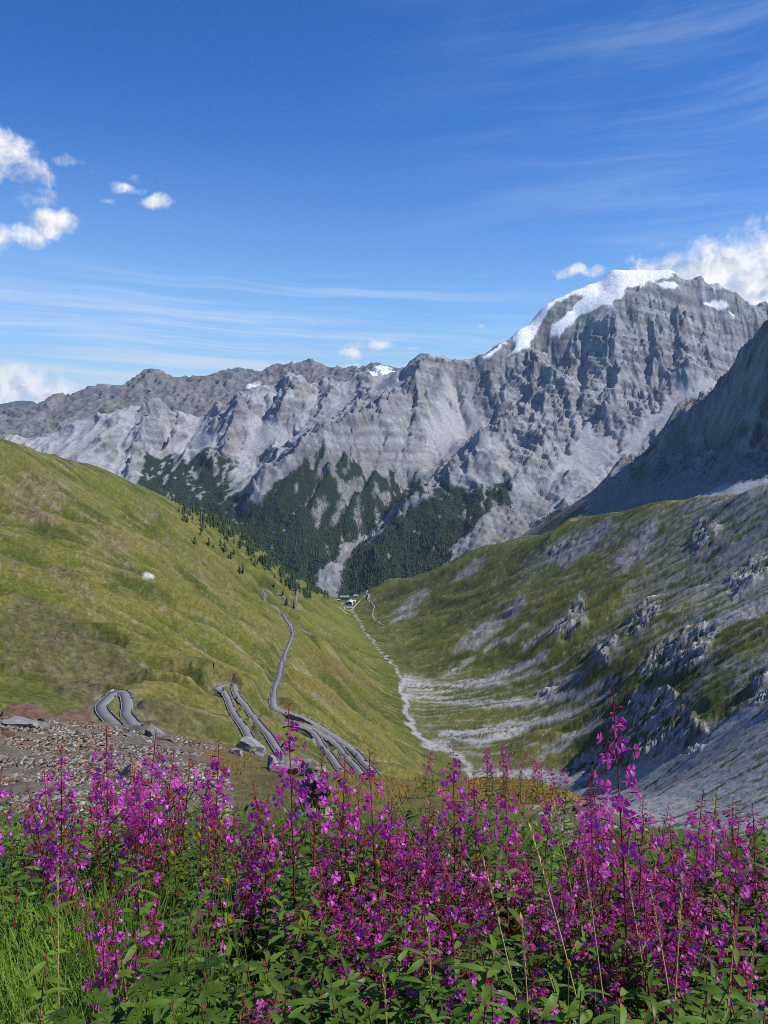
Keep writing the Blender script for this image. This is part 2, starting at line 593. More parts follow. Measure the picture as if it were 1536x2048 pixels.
BODY = [
    # foot of the massif
    (150, 980, 5000), (300, 1020, 4800), (450, 1080, 4600), (560, 1140, 4500), (620, 1168, 4430), (680, 1185, 4430), (760, 1190, 4400),
    (850, 1170, 4350), (950, 1130, 4300), (1050, 1090, 4400), (1100, 1060, 4600), (1200, 1030, 4700),
    # western spur and its gully
    (300, 840, 5950), (280, 880, 5700), (265, 930, 5400), (250, 980, 5100), (345, 850, 6150), (320, 900, 5800), (285, 940, 5450),
    # scree bowls
    (400, 835, 6300), (405, 860, 6050), (385, 900, 5750), (360, 930, 5500), (480, 820, 6050), (470, 850, 5850), (455, 890, 5600), (430, 915, 5450),
    (540, 800, 6350), (520, 840, 6100), (510, 870, 5900), (480, 900, 5700), (440, 950, 5300), (590, 775, 6400), (575, 800, 6180), (560, 830, 6030),
    (650, 800, 6400), (620, 840, 6100), (600, 870, 5900), (700, 785, 6430), (750, 790, 6400), (680, 825, 6050), (640, 855, 5800),
    # the long spur in the middle
    (838, 760, 6250), (800, 800, 5980), (750, 828, 5650), (715, 836, 5480), (680, 857, 5300), (640, 880, 5180), (600, 910, 5080), (560, 945, 4980),
    (520, 980, 4900), (490, 1005, 4850), (600, 888, 5600), (540, 930, 5420), (500, 955, 5270), (480, 990, 5080), (470, 1040, 4800),
    (700, 900, 5280), (650, 950, 5050), (600, 1000, 4880), (560, 1050, 4720), (620, 1080, 4620), (700, 1000, 4960), (650, 1100, 4560), (750, 950, 5180),
    (760, 900, 5380), (790, 860, 5650),
    # ravine and the bowl above it
    (915, 790, 6400), (930, 850, 6150), (930, 880, 6000), (870, 950, 5620), (820, 985, 5420), (770, 1030, 5200), (730, 1070, 4980), (700, 1095, 4820),
    (670, 1125, 4650), (650, 1150, 4500), (850, 780, 6230), (840, 840, 5930), (855, 890, 5720), (830, 920, 5480), (960, 760, 6450), (985, 820, 6200),
    # the spur east of the ravine
    (1075, 740, 6450), (1060, 800, 6150), (1010, 850, 5850), (960, 895, 5530), (920, 925, 5380), (890, 950, 5280), (840, 1010, 4980), (790, 1060, 4780),
    (740, 1110, 4580),
    # great face
    (1250, 580, 6930), (1240, 640, 6650), (1230, 700, 6430), (1235, 760, 6230), (1220, 820, 6000), (1180, 870, 5800), (1082, 700, 6760), (1108, 725, 6690),
    (1150, 745, 6480), (1200, 585, 7080), (1150, 632, 6910), (1118, 665, 6800), (1090, 612, 6940), (1050, 680, 6750), (1020, 708, 6670),
    (1360, 620, 6850), (1372, 700, 6580), (1380, 755, 6400), (1340, 800, 6250), (1300, 620, 6900), (1295, 700, 6650), (1290, 770, 6330), (1270, 840, 6000),
    (1420, 620, 7150), (1440, 680, 7000), (1450, 720, 6850), (1500, 680, 7100), (1480, 710, 6900), (1430, 755, 6500), (1380, 785, 6300),
    (1330, 835, 5950), (1290, 872, 5750), (1240, 912, 5480), (1180, 960, 5200), (1120, 1010, 4900), (1070, 1050, 4650),
    (1160, 835, 6000), (1120, 930, 5500), (1085, 990, 5130), (1050, 900, 5480), (1030, 960, 5130), (980, 1000, 4980), (950, 1050, 4730),
    (1190, 900, 5650), (1150, 950, 5330), (900, 1050, 4800), (850, 1100, 4600), (1000, 1060, 4650),
]


SNOW = [
        [(1100, 606), (1150, 572), (1190, 556), (1222, 530), (1260, 532), (1348, 528), (1350, 552), (1310, 562), (1280, 574), (1254, 574), (1246, 594), (1220, 612), (1190, 618),
         (1160, 632), (1135, 655), (1118, 672), (1098, 668), (1105, 650), (1130, 630), (1148, 612), (1165, 592), (1150, 590), (1120, 602), (1095, 622), (1082, 650), (1060, 690), (1035, 706), (1018, 712),
         (1030, 690), (1030, 672), (970, 720), (965, 714), (1010, 684), (1050, 646), (1075, 622)],
        [(1315, 565), (1345, 560), (1360, 572), (1330, 580)], [(1420, 562), (1445, 558), (1470, 580), (1430, 578)],
        [(1405, 608), (1440, 600), (1460, 612), (1450, 620), (1415, 614)], [(1450, 625), (1475, 628), (1470, 636)],
]


def build_mountain():
    pts = [at(*p) for p in CREST + BODY]
    for (u, v, Y) in CREST:
        x, y, z = at(u, v, Y)
        for k, dz in ((350, 260), (900, 620), (1800, 900)):
            pts.append((x * (1 + k / y), y + k, z - dz))
    for x in range(-5000, 5001, 1000):
        pts.append((x, 3700, -1080)); pts.append((x, 3300, -1100))
    cell = 9.0
    x0, x1, y0, y1 = -3700.0, 4000.0, 3900.0, 7950.0
    ev = rbf_fit(pts)
    cs = 36.0
    gx = np.arange(x0 - cs, x1 + 2 * cs, cs); gy = np.arange(y0 - cs, y1 + 2 * cs, cs)
    base = Field(gx[0], gy[0], cs, ev(*np.meshgrid(gx, gy)))
    X, Y = np.meshgrid(np.arange(x0, x1, cell), np.arange(y0, y1, cell))
    Z = base(X, Y)
    U, V = proj(X, Y, Z)
    # where bare rock stands: cliffs; where scree lies smooth
    wu, wv = U + 14 * fbm(X / 160, Y / 160, 4, seed=3), V + 12 * fbm(X / 150, Y / 150, 4, seed=9)
    scree_poly = [
        [(385, 900), (372, 880), (405, 838), (428, 850), (440, 870), (405, 905)], [(480, 900), (500, 850), (530, 815), (560, 840), (590, 880), (520, 905)],
        [(600, 850), (620, 800), (700, 790), (740, 800), (690, 830), (640, 865)], [(870, 800), (895, 745), (935, 770), (965, 850), (935, 880), (860, 930), (840, 890)],
        [(900, 900), (980, 850), (1005, 850), (930, 910), (860, 975), (780, 1030), (755, 1030), (830, 960)],
        [(1165, 840), (1180, 850), (1240, 900), (1200, 940), (1120, 960), (1090, 985), (1130, 900)],
        [(1250, 880), (1330, 810), (1420, 750), (1440, 770), (1330, 860), (1200, 950), (1090, 1040), (1070, 1040)],
        [(1170, 650), (1195, 620), (1240, 625), (1230, 660)], [(628, 1146), (658, 1128), (690, 1088), (712, 1080), (698, 1116), (688, 1140), (672, 1150)],
        [(730, 760), (790, 742), (830, 760), (780, 800), (740, 790)], [(990, 790), (1040, 770), (1030, 800), (1000, 820)],
    ]
    scree = np.zeros_like(Z)
    for p in scree_poly:
        scree = np.maximum(scree, sstep(-8, 10, sdist(p, wu, wv)))
    face = sstep(940, 1060, U) * sstep(1010, 900, V) * sstep(540, 640, V)
    cliff = np.clip(.45 + .55 * face - scree, .06, 1)
    # the ice cap and its tongues lie smooth
    dome = np.zeros_like(Z)
    for p in SNOW:
        dome = np.maximum(dome, sstep(-16, 6, sdist(p, U, V)))
    dome = blur(dome, 3)
    # broken relief: big buttresses, then ribs, then blocks
    dwx, dwy = 120 * fbm(X / 700, Y / 700, 3, seed=21), 120 * fbm(X / 700, Y / 700, 3, seed=25)
    Xw, Yw = X + dwx, Y + dwy
    Z1 = (ridged(Xw / 520, Yw / 1200, 6, .55, 31) - .4) * (95 + 50 * cliff + 20 * face) * (1 - .7 * scree)
    Z1 = Z1 + (ridged(Xw / 170, Yw / 420, 5, .55, 41) - .4) * (26 + 14 * face) * cliff
    # rocky spurs that run down between the bowls
    spur = np.zeros_like(Z)
    for L, hgt_ in (([(315, 804), (300, 840), (280, 880), (262, 935)], 60), ([(480, 791), (478, 830), (460, 885), (432, 918)], 65), ([(560, 758), (590, 775), (575, 802), (556, 835)], 55), ([(850, 708), (838, 760), (800, 800), (750, 826), (715, 836), (640, 880), (560, 945), (500, 1002)], 70),
                    ([(1110, 668), (1075, 740), (1060, 800), (1010, 850), (960, 895), (890, 950), (800, 1050)], 75), ([(1235, 610), (1232, 700), (1236, 760), (1210, 835)], 70), ([(1360, 590), (1370, 700), (1380, 755)], 60), ([(660, 768), (655, 805), (630, 838)], 45), ([(440, 806), (428, 850)], 40),
                    ([(1000, 682), (985, 740), (992, 800)], 60), ([(905, 722), (880, 770), (862, 830)], 50), ([(740, 752), (725, 800)], 35), ([(1300, 600), (1318, 690), (1310, 760), (1280, 830)], 55), ([(1150, 700), (1130, 780), (1110, 860), (1060, 930), (1000, 1010)], 50)):
        d, f_ = ldist(L, U + 12 * fbm(X / 130, Y / 130, 3, seed=46), V + 8 * fbm(X / 130, Y / 130, 3, seed=48), 60)
        k = np.exp(-(d / 12.0) ** 2)
        spur = np.maximum(spur, k)
        Z1 = Z1 + hgt_ * np.exp(-(d / 15.0) ** 1.4) * (.55 + .9 * ridged(X / 90, Y / 110, 3, .5, 53)) * np.clip(f_ * 5, 0, 1) ** .5
    # gentler ground between the spurs gathers scree, steep ground stays bare rock
    gv, gu = np.gradient(blur(Z + Z1, 3), cell)
    sb = np.hypot(gu, gv) + .12 * fbm(X / 120, Y / 120, 3, seed=45)
    lo_ = np.where(U > 940, .60, .70)
    apron = sstep(lo_ + .22, lo_ - .02, sb) * (1 - .6 * face) * sstep(1010, 930, V) * (1 - spur)
    scree = scree * (1 - .9 * spur)
    scree = np.maximum(scree, apron)
    cliff = np.clip(np.maximum(np.maximum(cliff, spur), .75 * sstep(.9, 1.15, sb)) * (1 - .85 * apron), .05, 1)
    Xf, Yf = X + 22 * fbm(X / 60, Y / 60, 3, seed=43), Y + 22 * fbm(X / 60, Y / 60, 3, seed=47)
    Z1 = Z1 + cliff * (facets(Xf / 190, Yf / 240, 3, .7) * 36 + facets(Xf / 75, Yf / 95, 5, .8) * 12 + facets(X / 34, Y / 40, 7, .8) * 8)
    # couloirs that split the great face
    for L in ([(1172, 640), (1168, 700), (1160, 780), (1164, 835)], [(1252, 610), (1238, 700), (1212, 765), (1190, 800)], [(1345, 580), (1352, 680), (1328, 745), (1300, 790)], [(1112, 690), (1082, 750), (1055, 790)], [(1402, 590), (1398, 720)], [(1290, 620), (1302, 700), (1288, 760)],
              [(905, 730), (915, 800), (930, 860)], [(1010, 720), (1000, 780), (985, 830)], [(560, 770), (548, 810), (520, 850)], [(345, 815), (340, 860), (320, 905)], [(770, 860), (740, 920), (690, 990), (660, 1060)], [(690, 880), (640, 960), (610, 1040)], [(820, 800), (815, 860), (800, 910)]):
        d, f_ = ldist(L, U + 10 * fbm(X / 150, Y / 150, 3, seed=49), V, 40)
        Z1 = Z1 - 46 * np.exp(-(d / 9.0) ** 2) * np.sin(np.clip(f_ * .9 + .1, 0, 1) * math.pi) ** .5
    Z = Z + Z1 * (1 - .93 * dome)
    Zr, flow = rain(Z, cell, 90000, 80, 3, 5, 6.0)
    Z = Z + (Zr - Z) * (1 - .75 * scree)
    # ledges: beds of rock that stick out on the cliffs
    ph = (Z + 30 * fbm(X / 600, Y / 600, 3, seed=61) + .16 * X) / 34.0
    fr_ = ph - np.floor(ph)
    ledge = (sstep(.30, .85, fr_) - fr_) * 34.0
    Z = Z + ledge * 1.0 * cliff * (1 - dome) * sstep(-.35, .25, fbm(X / 420, Y / 420, 3, seed=63))
    bed = fbm(ph * 1.1, X / 1500, 3, .6, seed=65)
    # snow dome is smooth
    U, V = proj(X, Y, Z)
    wu, wv = U + 7 * fbm(X / 90, Y / 90, 4, seed=71), V + 6 * fbm(X / 80, Y / 80, 4, seed=75)
    snow_poly = SNOW
    snow = np.zeros_like(Z)
    for k, p in enumerate(snow_poly):
        snow = np.maximum(snow, sstep(-2.0, 2.0, sdist(p, wu, wv)) * (1.0 if k != 2 else .6))
    sm = blur(Z, 5) + 6 + 2.5 * fbm(X / 45, Y / 45, 4, .6, seed=115)
    k = blur(snow, 2)
    Z = Z * (1 - k * .9) + sm * k * .9
    gyv, gxv = np.gradient(Z, cell)
    slope = np.hypot(gxv, gyv)
    lf = np.log1p(flow / np.median(flow[flow > 0]))
    lf = blur(lf, 1)
    lf = lf / np.percentile(lf, 99)
    U, V = proj(X, Y, Z)
    wu, wv = U + 16 * fbm(X / 120, Y / 120, 4, seed=81), V + 16 * fbm(X / 110, Y / 110, 4, seed=85)
    # ---- ground colours
    n1 = fbm(X / 300, Y / 300, 5, seed=91); n2 = fbm(X / 40, Y / 40, 4, .6, seed=95)
    C = np.zeros(Z.shape + (3,)) + np.array((.205, .205, .212))
    blk = facets(Xf / 75, Yf / 95, 5, .5) * .30 + facets(X / 34, Y / 40, 7, .5) * .28
    C *= (1 + .20 * n1 + .24 * n2 * (1 - .85 * scree) + (.38 * np.tanh(3 * bed) + blk * .9) * cliff)[..., None]
    C = mixc(C, sstep(.1, .6, fbm(X / 220, Y / 220, 4, seed=99)) * .5, (.225, .20, .175))          # warmer beds
    C = mixc(C, .85 * scree, (.34, .338, .345))
    C = mixc(C, sstep(.55, .95, lf) * .4, (.30, .295, .29))                                        # washed gravel in the gullies
    tan = sstep(820, 900, V) * sstep(.95, .35, slope) * sstep(-.3, .4, n1) * (1 - scree)
    C = mixc(C, tan * .65, (.16, .165, .085))                                                      # alpine turf on gentler ground
    forest_poly = [
        [(255, 985), (300, 905), (370, 915), (400, 902), (440, 898), (470, 930), (460, 985), (520, 1000), (560, 950), (640, 885), (690, 905), (740, 935), (790, 950), (830, 940), (850, 975), (770, 1040), (700, 1090), (660, 1130), (610, 1200), (420, 1120)],
        [(690, 1110), (740, 1080), (800, 1030), (870, 975), (900, 960), (930, 985), (960, 975), (1010, 955), (1030, 960), (1020, 1020), (985, 1010), (950, 1060), (900, 1090), (880, 1200), (680, 1200)],
        [(1060, 1060), (1100, 1030), (1140, 1020), (1120, 1090), (1040, 1090)],
    ]
    fm = np.zeros_like(Z)
    for p in forest_poly:
        fm = np.maximum(fm, sstep(-6, 10, sdist(p, wu, wv)))
    gul = sstep(.62, .85, lf + .12 * n2 + .10 * sstep(1050, 940, V)) * sstep(1140, 1050, V)
    crag = sstep(1.5, 2.3, blur(slope, 2) + .2 * n2) * .7
    holes = sstep(.45, .7, fbm(X / 70, Y / 160, 4, seed=103) + .38 * sstep(985, 900, V))
    fan = sstep(-3, 3, sdist(scree_poly[8], wu, wv))
    forest = np.clip(fm * (1 - gul) * (1 - crag) * (1 - .8 * holes) * (1 - fan), 0, 1)
    C = mixc(C, fm * (1 - forest) * .25, (.13, .13, .09))
    C = mixc(C, sstep(.25, .75, forest), (.020, .034, .018))
    C = mixc(C, fan, np.array((.205, .20, .20)) * (1 + .5 * fbm(X / 25, Y / 90, 4, .6, seed=107))[..., None])
    C = mixc(C, snow, np.array((.86, .87, .89)) * (1 - .10 * sstep(.0, .6, fbm(X / 30, Y / 30, 4, .6, seed=111)) - .07 * sstep(.1, .5, fbm(ph * 2.0, X / 200, 3, seed=113)))[..., None])
    # dark debris-covered ice in the eastern trough
    ice = sstep(-4, 6, sdist([(1290, 860), (1340, 800), (1400, 790), (1380, 830), (1330, 870)], wu, wv)) * .5
    C = mixc(C, ice, (.17, .18, .19))
    C = np.clip(C, .01, .9)
    # keep only what the slope's own crest leaves visible, plus a margin behind it
    elev = (Z - CAM[2]) / Y
    vis = np.maximum.accumulate(elev, axis=0)
    keep = (vis - elev) < .035
    keep &= np.abs(X) / Y < .60
    me, used = grid_mesh('mountain', X, Y, Z, keep, False)
    set_colour(me, C.reshape(-1, 3)[used])
    o = put('mountain', me, terrain_material('mountain_rock', .06, var=.24, bump=.22, bdist=4.0), kind='structure')
    return X, Y, Z, forest, U, V, elev >= vis - .004


MT = build_mountain()


def build_ridge(name, crest, body, cell, box, amp, colour, seed, drop=300, warm=.4, rounds=3, snow=None, crags=.6, rot=0.0):
    """a further mountain with its own skyline"""
    pts = [at(*p) for p in crest + body]
    for (u, v, Y) in crest:
        x, y, z = at(u, v, Y)
        for k, dz in ((drop, drop * .8), (drop * 3, drop * 2)):
            pts.append((x * (1 + k / y), y + k, z - dz))
    x0, x1, y0, y1 = box
    ev = rbf_fit(pts)
    X, Y = np.meshgrid(np.arange(x0, x1, cell), np.arange(y0, y1, cell))
    cs = cell * 4
    gx = np.arange(x0 - cs, x1 + 2 * cs, cs); gy = np.arange(y0 - cs, y1 + 2 * cs, cs)
    Z = Field(gx[0], gy[0], cs, ev(*np.meshgrid(gx, gy)))(X, Y)
    s = cell / 9.0
    if name == 'rock_peak':                 # the foot of the wall is smooth debris
        _, Vb = proj(X, Y, Z)
        foot = .10 + .90 * sstep(985, 890, Vb)
        crags = crags * foot; amp = amp * foot
    cr, sr = math.cos(rot), math.sin(rot)
    Xw = X * cr - Y * sr + 90 * s * fbm(X / 600 / s, Y / 600 / s, 3, seed=seed); Yw = X * sr + Y * cr + 90 * s * fbm(X / 600 / s, Y / 600 / s, 3, seed=seed + 4)
    Z = Z + (ridged(Xw / 420 / s, Yw / 1100 / s, 5, .5, seed + 8) - .4) * amp + (ridged(Xw / 110 / s, Yw / 350 / s, 4, .5, seed + 18) - .4) * amp * .25
    Xf, Yf = X + 22 * s * fbm(X / 60 / s, Y / 60 / s, 3, seed=seed + 50), Y + 22 * s * fbm(X / 60 / s, Y / 60 / s, 3, seed=seed + 53)
    Z = Z + crags * s * (facets(Xf / 170 / s, Yf / 220 / s, seed + 3, .7) * 30 + facets(Xf / 70 / s, Yf / 85 / s, seed + 5, .8) * 15 + facets(X / 32 / s, Y / 38 / s, seed + 7, .8) * 7)
    Z, flow = rain(Z, cell, 40000, 50, rounds, seed, 7.0 * s)
    ph = (Z + 30 * s * fbm(X / 600 / s, Y / 600 / s, 3, seed=seed + 61) + .16 * X) / (30.0 * s)
    fr_ = ph - np.floor(ph)
    Z = Z + (sstep(.3, .85, fr_) - fr_) * 30.0 * s * .8 * crags * sstep(-.3, .3, fbm(X / 400 / s, Y / 400 / s, 3, seed=seed + 63))
    gyv, gxv = np.gradient(Z, cell)
    slope = np.hypot(gxv, gyv)
    U, V = proj(X, Y, Z)
    n1 = fbm(X / 350 / s, Y / 350 / s, 5, seed=seed + 30); n2 = fbm(X / 45 / s, Y / 45 / s, 4, .6, seed=seed + 34)
    C = np.zeros(Z.shape + (3,)) + np.array(colour[0])
    C *= (1 + .2 * n1 + .25 * n2 + crags * (.6 * facets(Xf / 70 / s, Yf / 85 / s, seed + 5, .5) + .55 * facets(X / 32 / s, Y / 38 / s, seed + 7, .5)))[..., None]
    C = mixc(C, sstep(-.1, .5, n1) * warm, colour[1])
    C = mixc(C, sstep(.7, .35, slope) * .7, colour[2])
    wu, wv = U + 10 * fbm(X / 120 / s, Y / 120 / s, 4, seed=seed + 40), V + 8 * fbm(X / 120 / s, Y / 120 / s, 4, seed=seed + 44)
    if snow:
        for p, c in snow:
            C = mixc(C, sstep(-3, 3, sdist(p, wu, wv)), c)
    elev = (Z - CAM[2]) / Y
    vis = np.maximum.accumulate(elev, axis=0)
    keep = ((vis - elev) < .04) & (np.abs(X) / Y < .62)
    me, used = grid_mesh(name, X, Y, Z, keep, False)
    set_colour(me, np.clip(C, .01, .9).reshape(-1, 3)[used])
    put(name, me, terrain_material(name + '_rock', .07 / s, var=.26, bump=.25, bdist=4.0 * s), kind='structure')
    return X, Y, Z, slope, U, V


# brown range behind on the left
build_ridge('mountain_range', [(-200, 850, 9500), (0, 838, 9800), (60, 822, 9900), (120, 803, 10000), (160, 782, 10000), (185, 768, 10000), (205, 772, 10050), (225, 778, 10200), (260, 757, 10500), (300, 741, 10600), (325, 756, 10700), (350, 762, 10800),
                               (380, 762, 10900), (415, 752, 11000), (440, 744, 11000), (480, 740, 11200), (510, 746, 11300), (535, 738, 11400), (555, 730, 11400), (575, 741, 11500), (590, 733, 11500), (622, 718, 11500),
                               (650, 730, 11500), (690, 742, 11500), (715, 740, 11600), (740, 729, 11700), (770, 738, 11700), (850, 760, 11800), (1000, 800, 12000)],
            [(-100, 880, 8000), (100, 870, 8200), (300, 850, 8500), (450, 830, 9000), (600, 810, 9300), (750, 800, 9500), (100, 840, 9000), (250, 810, 9500), (190, 800, 9700), (300, 780, 10100), (350, 800, 9800), (420, 790, 10200), (480, 770, 10600),
             (555, 760, 10900), (620, 750, 11000), (560, 780, 10300), (-100, 920, 7400), (300, 900, 7400), (700, 870, 7600), (1000, 850, 8000)],
            16.0, (-6200, 2200, 7600, 12600), 80,
            ((.15, .147, .15), (.175, .145, .125), (.14, .14, .108)), 200, drop=500, warm=.5, crags=.85,
            snow=[([(725, 745), (760, 733), (790, 738), (770, 752), (735, 756)], (.86, .87, .89)), ([(495, 768), (520, 766), (515, 774), (492, 776)], (.7, .7, .72))])
# farthest blue range in the open mouth of the valley
build_ridge('distant_range', [(-300, 815, 22000), (-60, 822, 22000), (10, 818, 22000), (45, 808, 22000), (75, 813, 22000), (130, 822, 22000), (300, 825, 23000), (600, 830, 23000)],
            [(-200, 850, 20000), (0, 850, 20000), (100, 850, 20000), (300, 850, 20000), (600, 850, 20000), (0, 870, 18500), (500, 870, 18500)],
            50.0, (-12500, -1500, 18500, 23500), 200, ((.07, .085, .09), (.09, .09, .09), (.05, .075, .05)), 260, drop=800, crags=.3)
# dark shaded peak on the right
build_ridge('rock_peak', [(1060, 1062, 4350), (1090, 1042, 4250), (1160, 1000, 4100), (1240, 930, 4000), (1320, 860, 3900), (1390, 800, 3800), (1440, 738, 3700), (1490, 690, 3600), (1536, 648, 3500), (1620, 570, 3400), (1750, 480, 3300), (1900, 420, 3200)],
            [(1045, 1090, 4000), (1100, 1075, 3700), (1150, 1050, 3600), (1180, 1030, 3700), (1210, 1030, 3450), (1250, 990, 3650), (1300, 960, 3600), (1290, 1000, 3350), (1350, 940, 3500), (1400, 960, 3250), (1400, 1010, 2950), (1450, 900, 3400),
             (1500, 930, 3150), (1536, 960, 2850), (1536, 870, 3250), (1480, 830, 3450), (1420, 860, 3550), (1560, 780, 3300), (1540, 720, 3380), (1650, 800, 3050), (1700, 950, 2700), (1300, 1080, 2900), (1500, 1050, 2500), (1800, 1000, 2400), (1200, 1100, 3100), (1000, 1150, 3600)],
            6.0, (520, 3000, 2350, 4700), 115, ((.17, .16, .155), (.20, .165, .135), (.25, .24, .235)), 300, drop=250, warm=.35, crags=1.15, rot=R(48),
            snow=[([(1380, 998), (1430, 975), (1536, 955), (1600, 960), (1600, 1010), (1400, 1010)], (.36, .36, .37)), ([(1060, 1075), (1100, 1042), (1150, 1015), (1180, 1020), (1140, 1045), (1090, 1085)], (.045, .065, .03)),
                  ([(1255, 950), (1290, 915), (1300, 930), (1275, 965)], (.10, .105, .045))])

# ------------------------------------------------------------------ the near valley
STREAM = [(700, 1214, 2330), (712, 1232, 2150), (730, 1262, 1900), (756, 1296, 1680), (785, 1330, 1500), (806, 1358, 1400), (802, 1384, 1310), (815, 1402, 1250), (811, 1428, 1180), (827, 1456, 1105), (842, 1478, 1055),
          (862, 1490, 1035), (905, 1504, 1008), (932, 1520, 970), (937, 1540, 940), (940, 1560, 910), (960, 1600, 850), (985, 1650, 780)]
VAL = [
    # left skyline
    (-200, 830, 1000), (-80, 850, 1050), (0, 866, 1100), (50, 874, 1160), (100, 888, 1230), (180, 920, 1350), (260, 955, 1480), (330, 985, 1600), (400, 1012, 1740), (450, 1042, 1850), (500, 1078, 1980), (550, 1115, 2110),
    (600, 1152, 2240), (640, 1176, 2320), (675, 1195, 2380),
    # left slope
    (-150, 1000, 750), (-150, 1200, 420), (-150, 1400, 210), (0, 960, 960), (0, 1040, 800), (0, 1060, 690), (0, 1200, 500), (0, 1320, 340), (0, 1420, 240), (100, 1045, 860), (110, 1075, 720), (200, 1055, 930), (210, 1090, 790),
    (120, 1250, 470), (90, 1360, 330), (150, 970, 1180), (300, 1080, 1050), (300, 1150, 800), (250, 1250, 560), (300, 1330, 450), (330, 1400, 380), (400, 1090, 1300), (400, 1180, 900), (400, 1280, 640), (420, 1340, 500),
    (480, 1120, 1600), (480, 1200, 1120), (480, 1280, 780), (500, 1350, 600), (450, 1420, 370), (330, 1480, 250), (400, 1480, 280),
    (224, 1404, 300), (205, 1424, 285), (246, 1425, 282), (270, 1452, 262), (225, 1455, 262), (170, 1410, 270),
    (441, 1366, 425), (462, 1418, 372), (487, 1457, 330), (492, 1427, 360), (515, 1450, 345), (540, 1485, 330),
    (523, 1174, 1500), (533, 1205, 1290), (558, 1222, 1180), (581, 1250, 1010), (585, 1277, 880), (568, 1306, 760), (559, 1345, 650), (545, 1397, 550), (575, 1422, 490), (600, 1440, 465), (660, 1480, 430), (715, 1530, 395), (745, 1560, 380),
    (560, 1434, 445), (615, 1462, 415), (650, 1500, 385), (690, 1550, 355),
    (572, 1210, 1380), (565, 1195, 1480), (592, 1199, 1620), (584, 1156, 1960), (607, 1228, 1480), (628, 1276, 1080), (575, 1232, 1120), (605, 1175, 2000), (631, 1194, 2120), (660, 1206, 2260),
    (640, 1230, 1700), (660, 1260, 1500), (650, 1300, 1200), (620, 1340, 900), (650, 1400, 830), (700, 1300, 1420), (720, 1360, 1180), (735, 1400, 1110), (775, 1380, 1290), (782, 1420, 1185), (802, 1460, 1090), (845, 1502, 1008), (770, 1350, 1370), (700, 1440, 850), (640, 1430, 680), (700, 1490, 640), (770, 1480, 940), (810, 1510, 880),
    (760, 1530, 640), (820, 1560, 700), (880, 1560, 800),
    # right skyline
    (715, 1190, 2420), (735, 1178, 2480), (760, 1162, 2520), (780, 1153, 2540), (800, 1162, 2500), (830, 1150, 2500), (880, 1128, 2480), (930, 1110, 2430), (980, 1090, 2360), (1030, 1073, 2280), (1070, 1068, 2220), (1120, 1048, 2140), (1170, 1030, 2060),
    (1210, 1018, 2000), (1300, 1000, 1880), (1400, 990, 1740), (1470, 978, 1620), (1536, 960, 1520), (1650, 930, 1400), (1800, 880, 1300),
    # right slope
    (740, 1215, 2250), (780, 1200, 2250), (850, 1180, 2230), (900, 1180, 2120), (770, 1250, 1930), (850, 1230, 1920), (950, 1180, 2020), (950, 1240, 1700), (1050, 1130, 2000), (1050, 1200, 1700), (1150, 1100, 1850), (1150, 1180, 1560),
    (820, 1300, 1620), (900, 1290, 1560), (1000, 1270, 1480), (1100, 1260, 1340), (880, 1350, 1375), (960, 1350, 1348), (1060, 1330, 1350), (1200, 1200, 1400), (1280, 1080, 1680), (1300, 1160, 1400), (1400, 1060, 1500), (1400, 1150, 1260),
    (1500, 1050, 1330), (1536, 1130, 1100), (1450, 1220, 1020), (1300, 1250, 1130), (1200, 1290, 1120), (1150, 1350, 1190), (1250, 1340, 1040), (1350, 1310, 880), (1536, 1230, 870), (1450, 1300, 820), (1536, 1320, 690),
    (850, 1420, 1180), (900, 1440, 1120), (1000, 1400, 1181), (1100, 1400, 1145), (1200, 1400, 1050), (1000, 1460, 1054), (1100, 1460, 1022), (950, 1500, 985), (1050, 1510, 953), (1150, 1490, 945), (1000, 1545, 913), (1100, 1550, 890), (1200, 1530, 870),
    (1290, 1400, 780), (1260, 1470, 800), (1330, 1450, 720), (1400, 1400, 690), (1420, 1480, 610), (1330, 1520, 690), (1250, 1550, 770), (1480, 1420, 620), (1536, 1410, 560), (1536, 1500, 460), (1450, 1560, 470), (1536, 1600, 370), (1400, 1620, 470), (1300, 1620, 600),
    (1200, 1600, 740), (1100, 1610, 790), (1500, 1700, 320), (1300, 1720, 400), (1700, 1400, 470), (1700, 1600, 330), (1700, 1150, 900),
]
NEARZ = [(-260, 120, -50), (-120, 120, -52), (-40, 130, -66), (0, 130, -78), (60, 130, -95), (130, 140, -105), (240, 150, -90), (-60, 200, -90), (0, 220, -115), (60, 240, -150), (120, 230, -160),
         (-160, 60, -32), (0, 60, -40), (160, 60, -55)]


def spline(P, step):
    """smooth a polyline and sample it evenly"""
    P = np.asarray(P, float)
    for _ in range(3):
        Q = np.empty((len(P) * 2 - 2 + 2, P.shape[1]))
        Q[0] = P[0]; Q[-1] = P[-1]
        Q[1:-1:2] = P[:-1] * .75 + P[1:] * .25
        Q[2::2][:len(P) - 1] = P[:-1] * .25 + P[1:] * .75
        Q[-1] = P[-1]
        P = Q
    L = np.r_[0, np.cumsum(np.linalg.norm(np.diff(P[:, :2], axis=0), axis=1))]
    ok = np.r_[True, np.diff(L) > 1e-6]
    s = np.arange(0, L[-1], step)
    return np.stack([np.interp(s, L[ok], P[ok, k]) for k in range(P.shape[1])], 1)


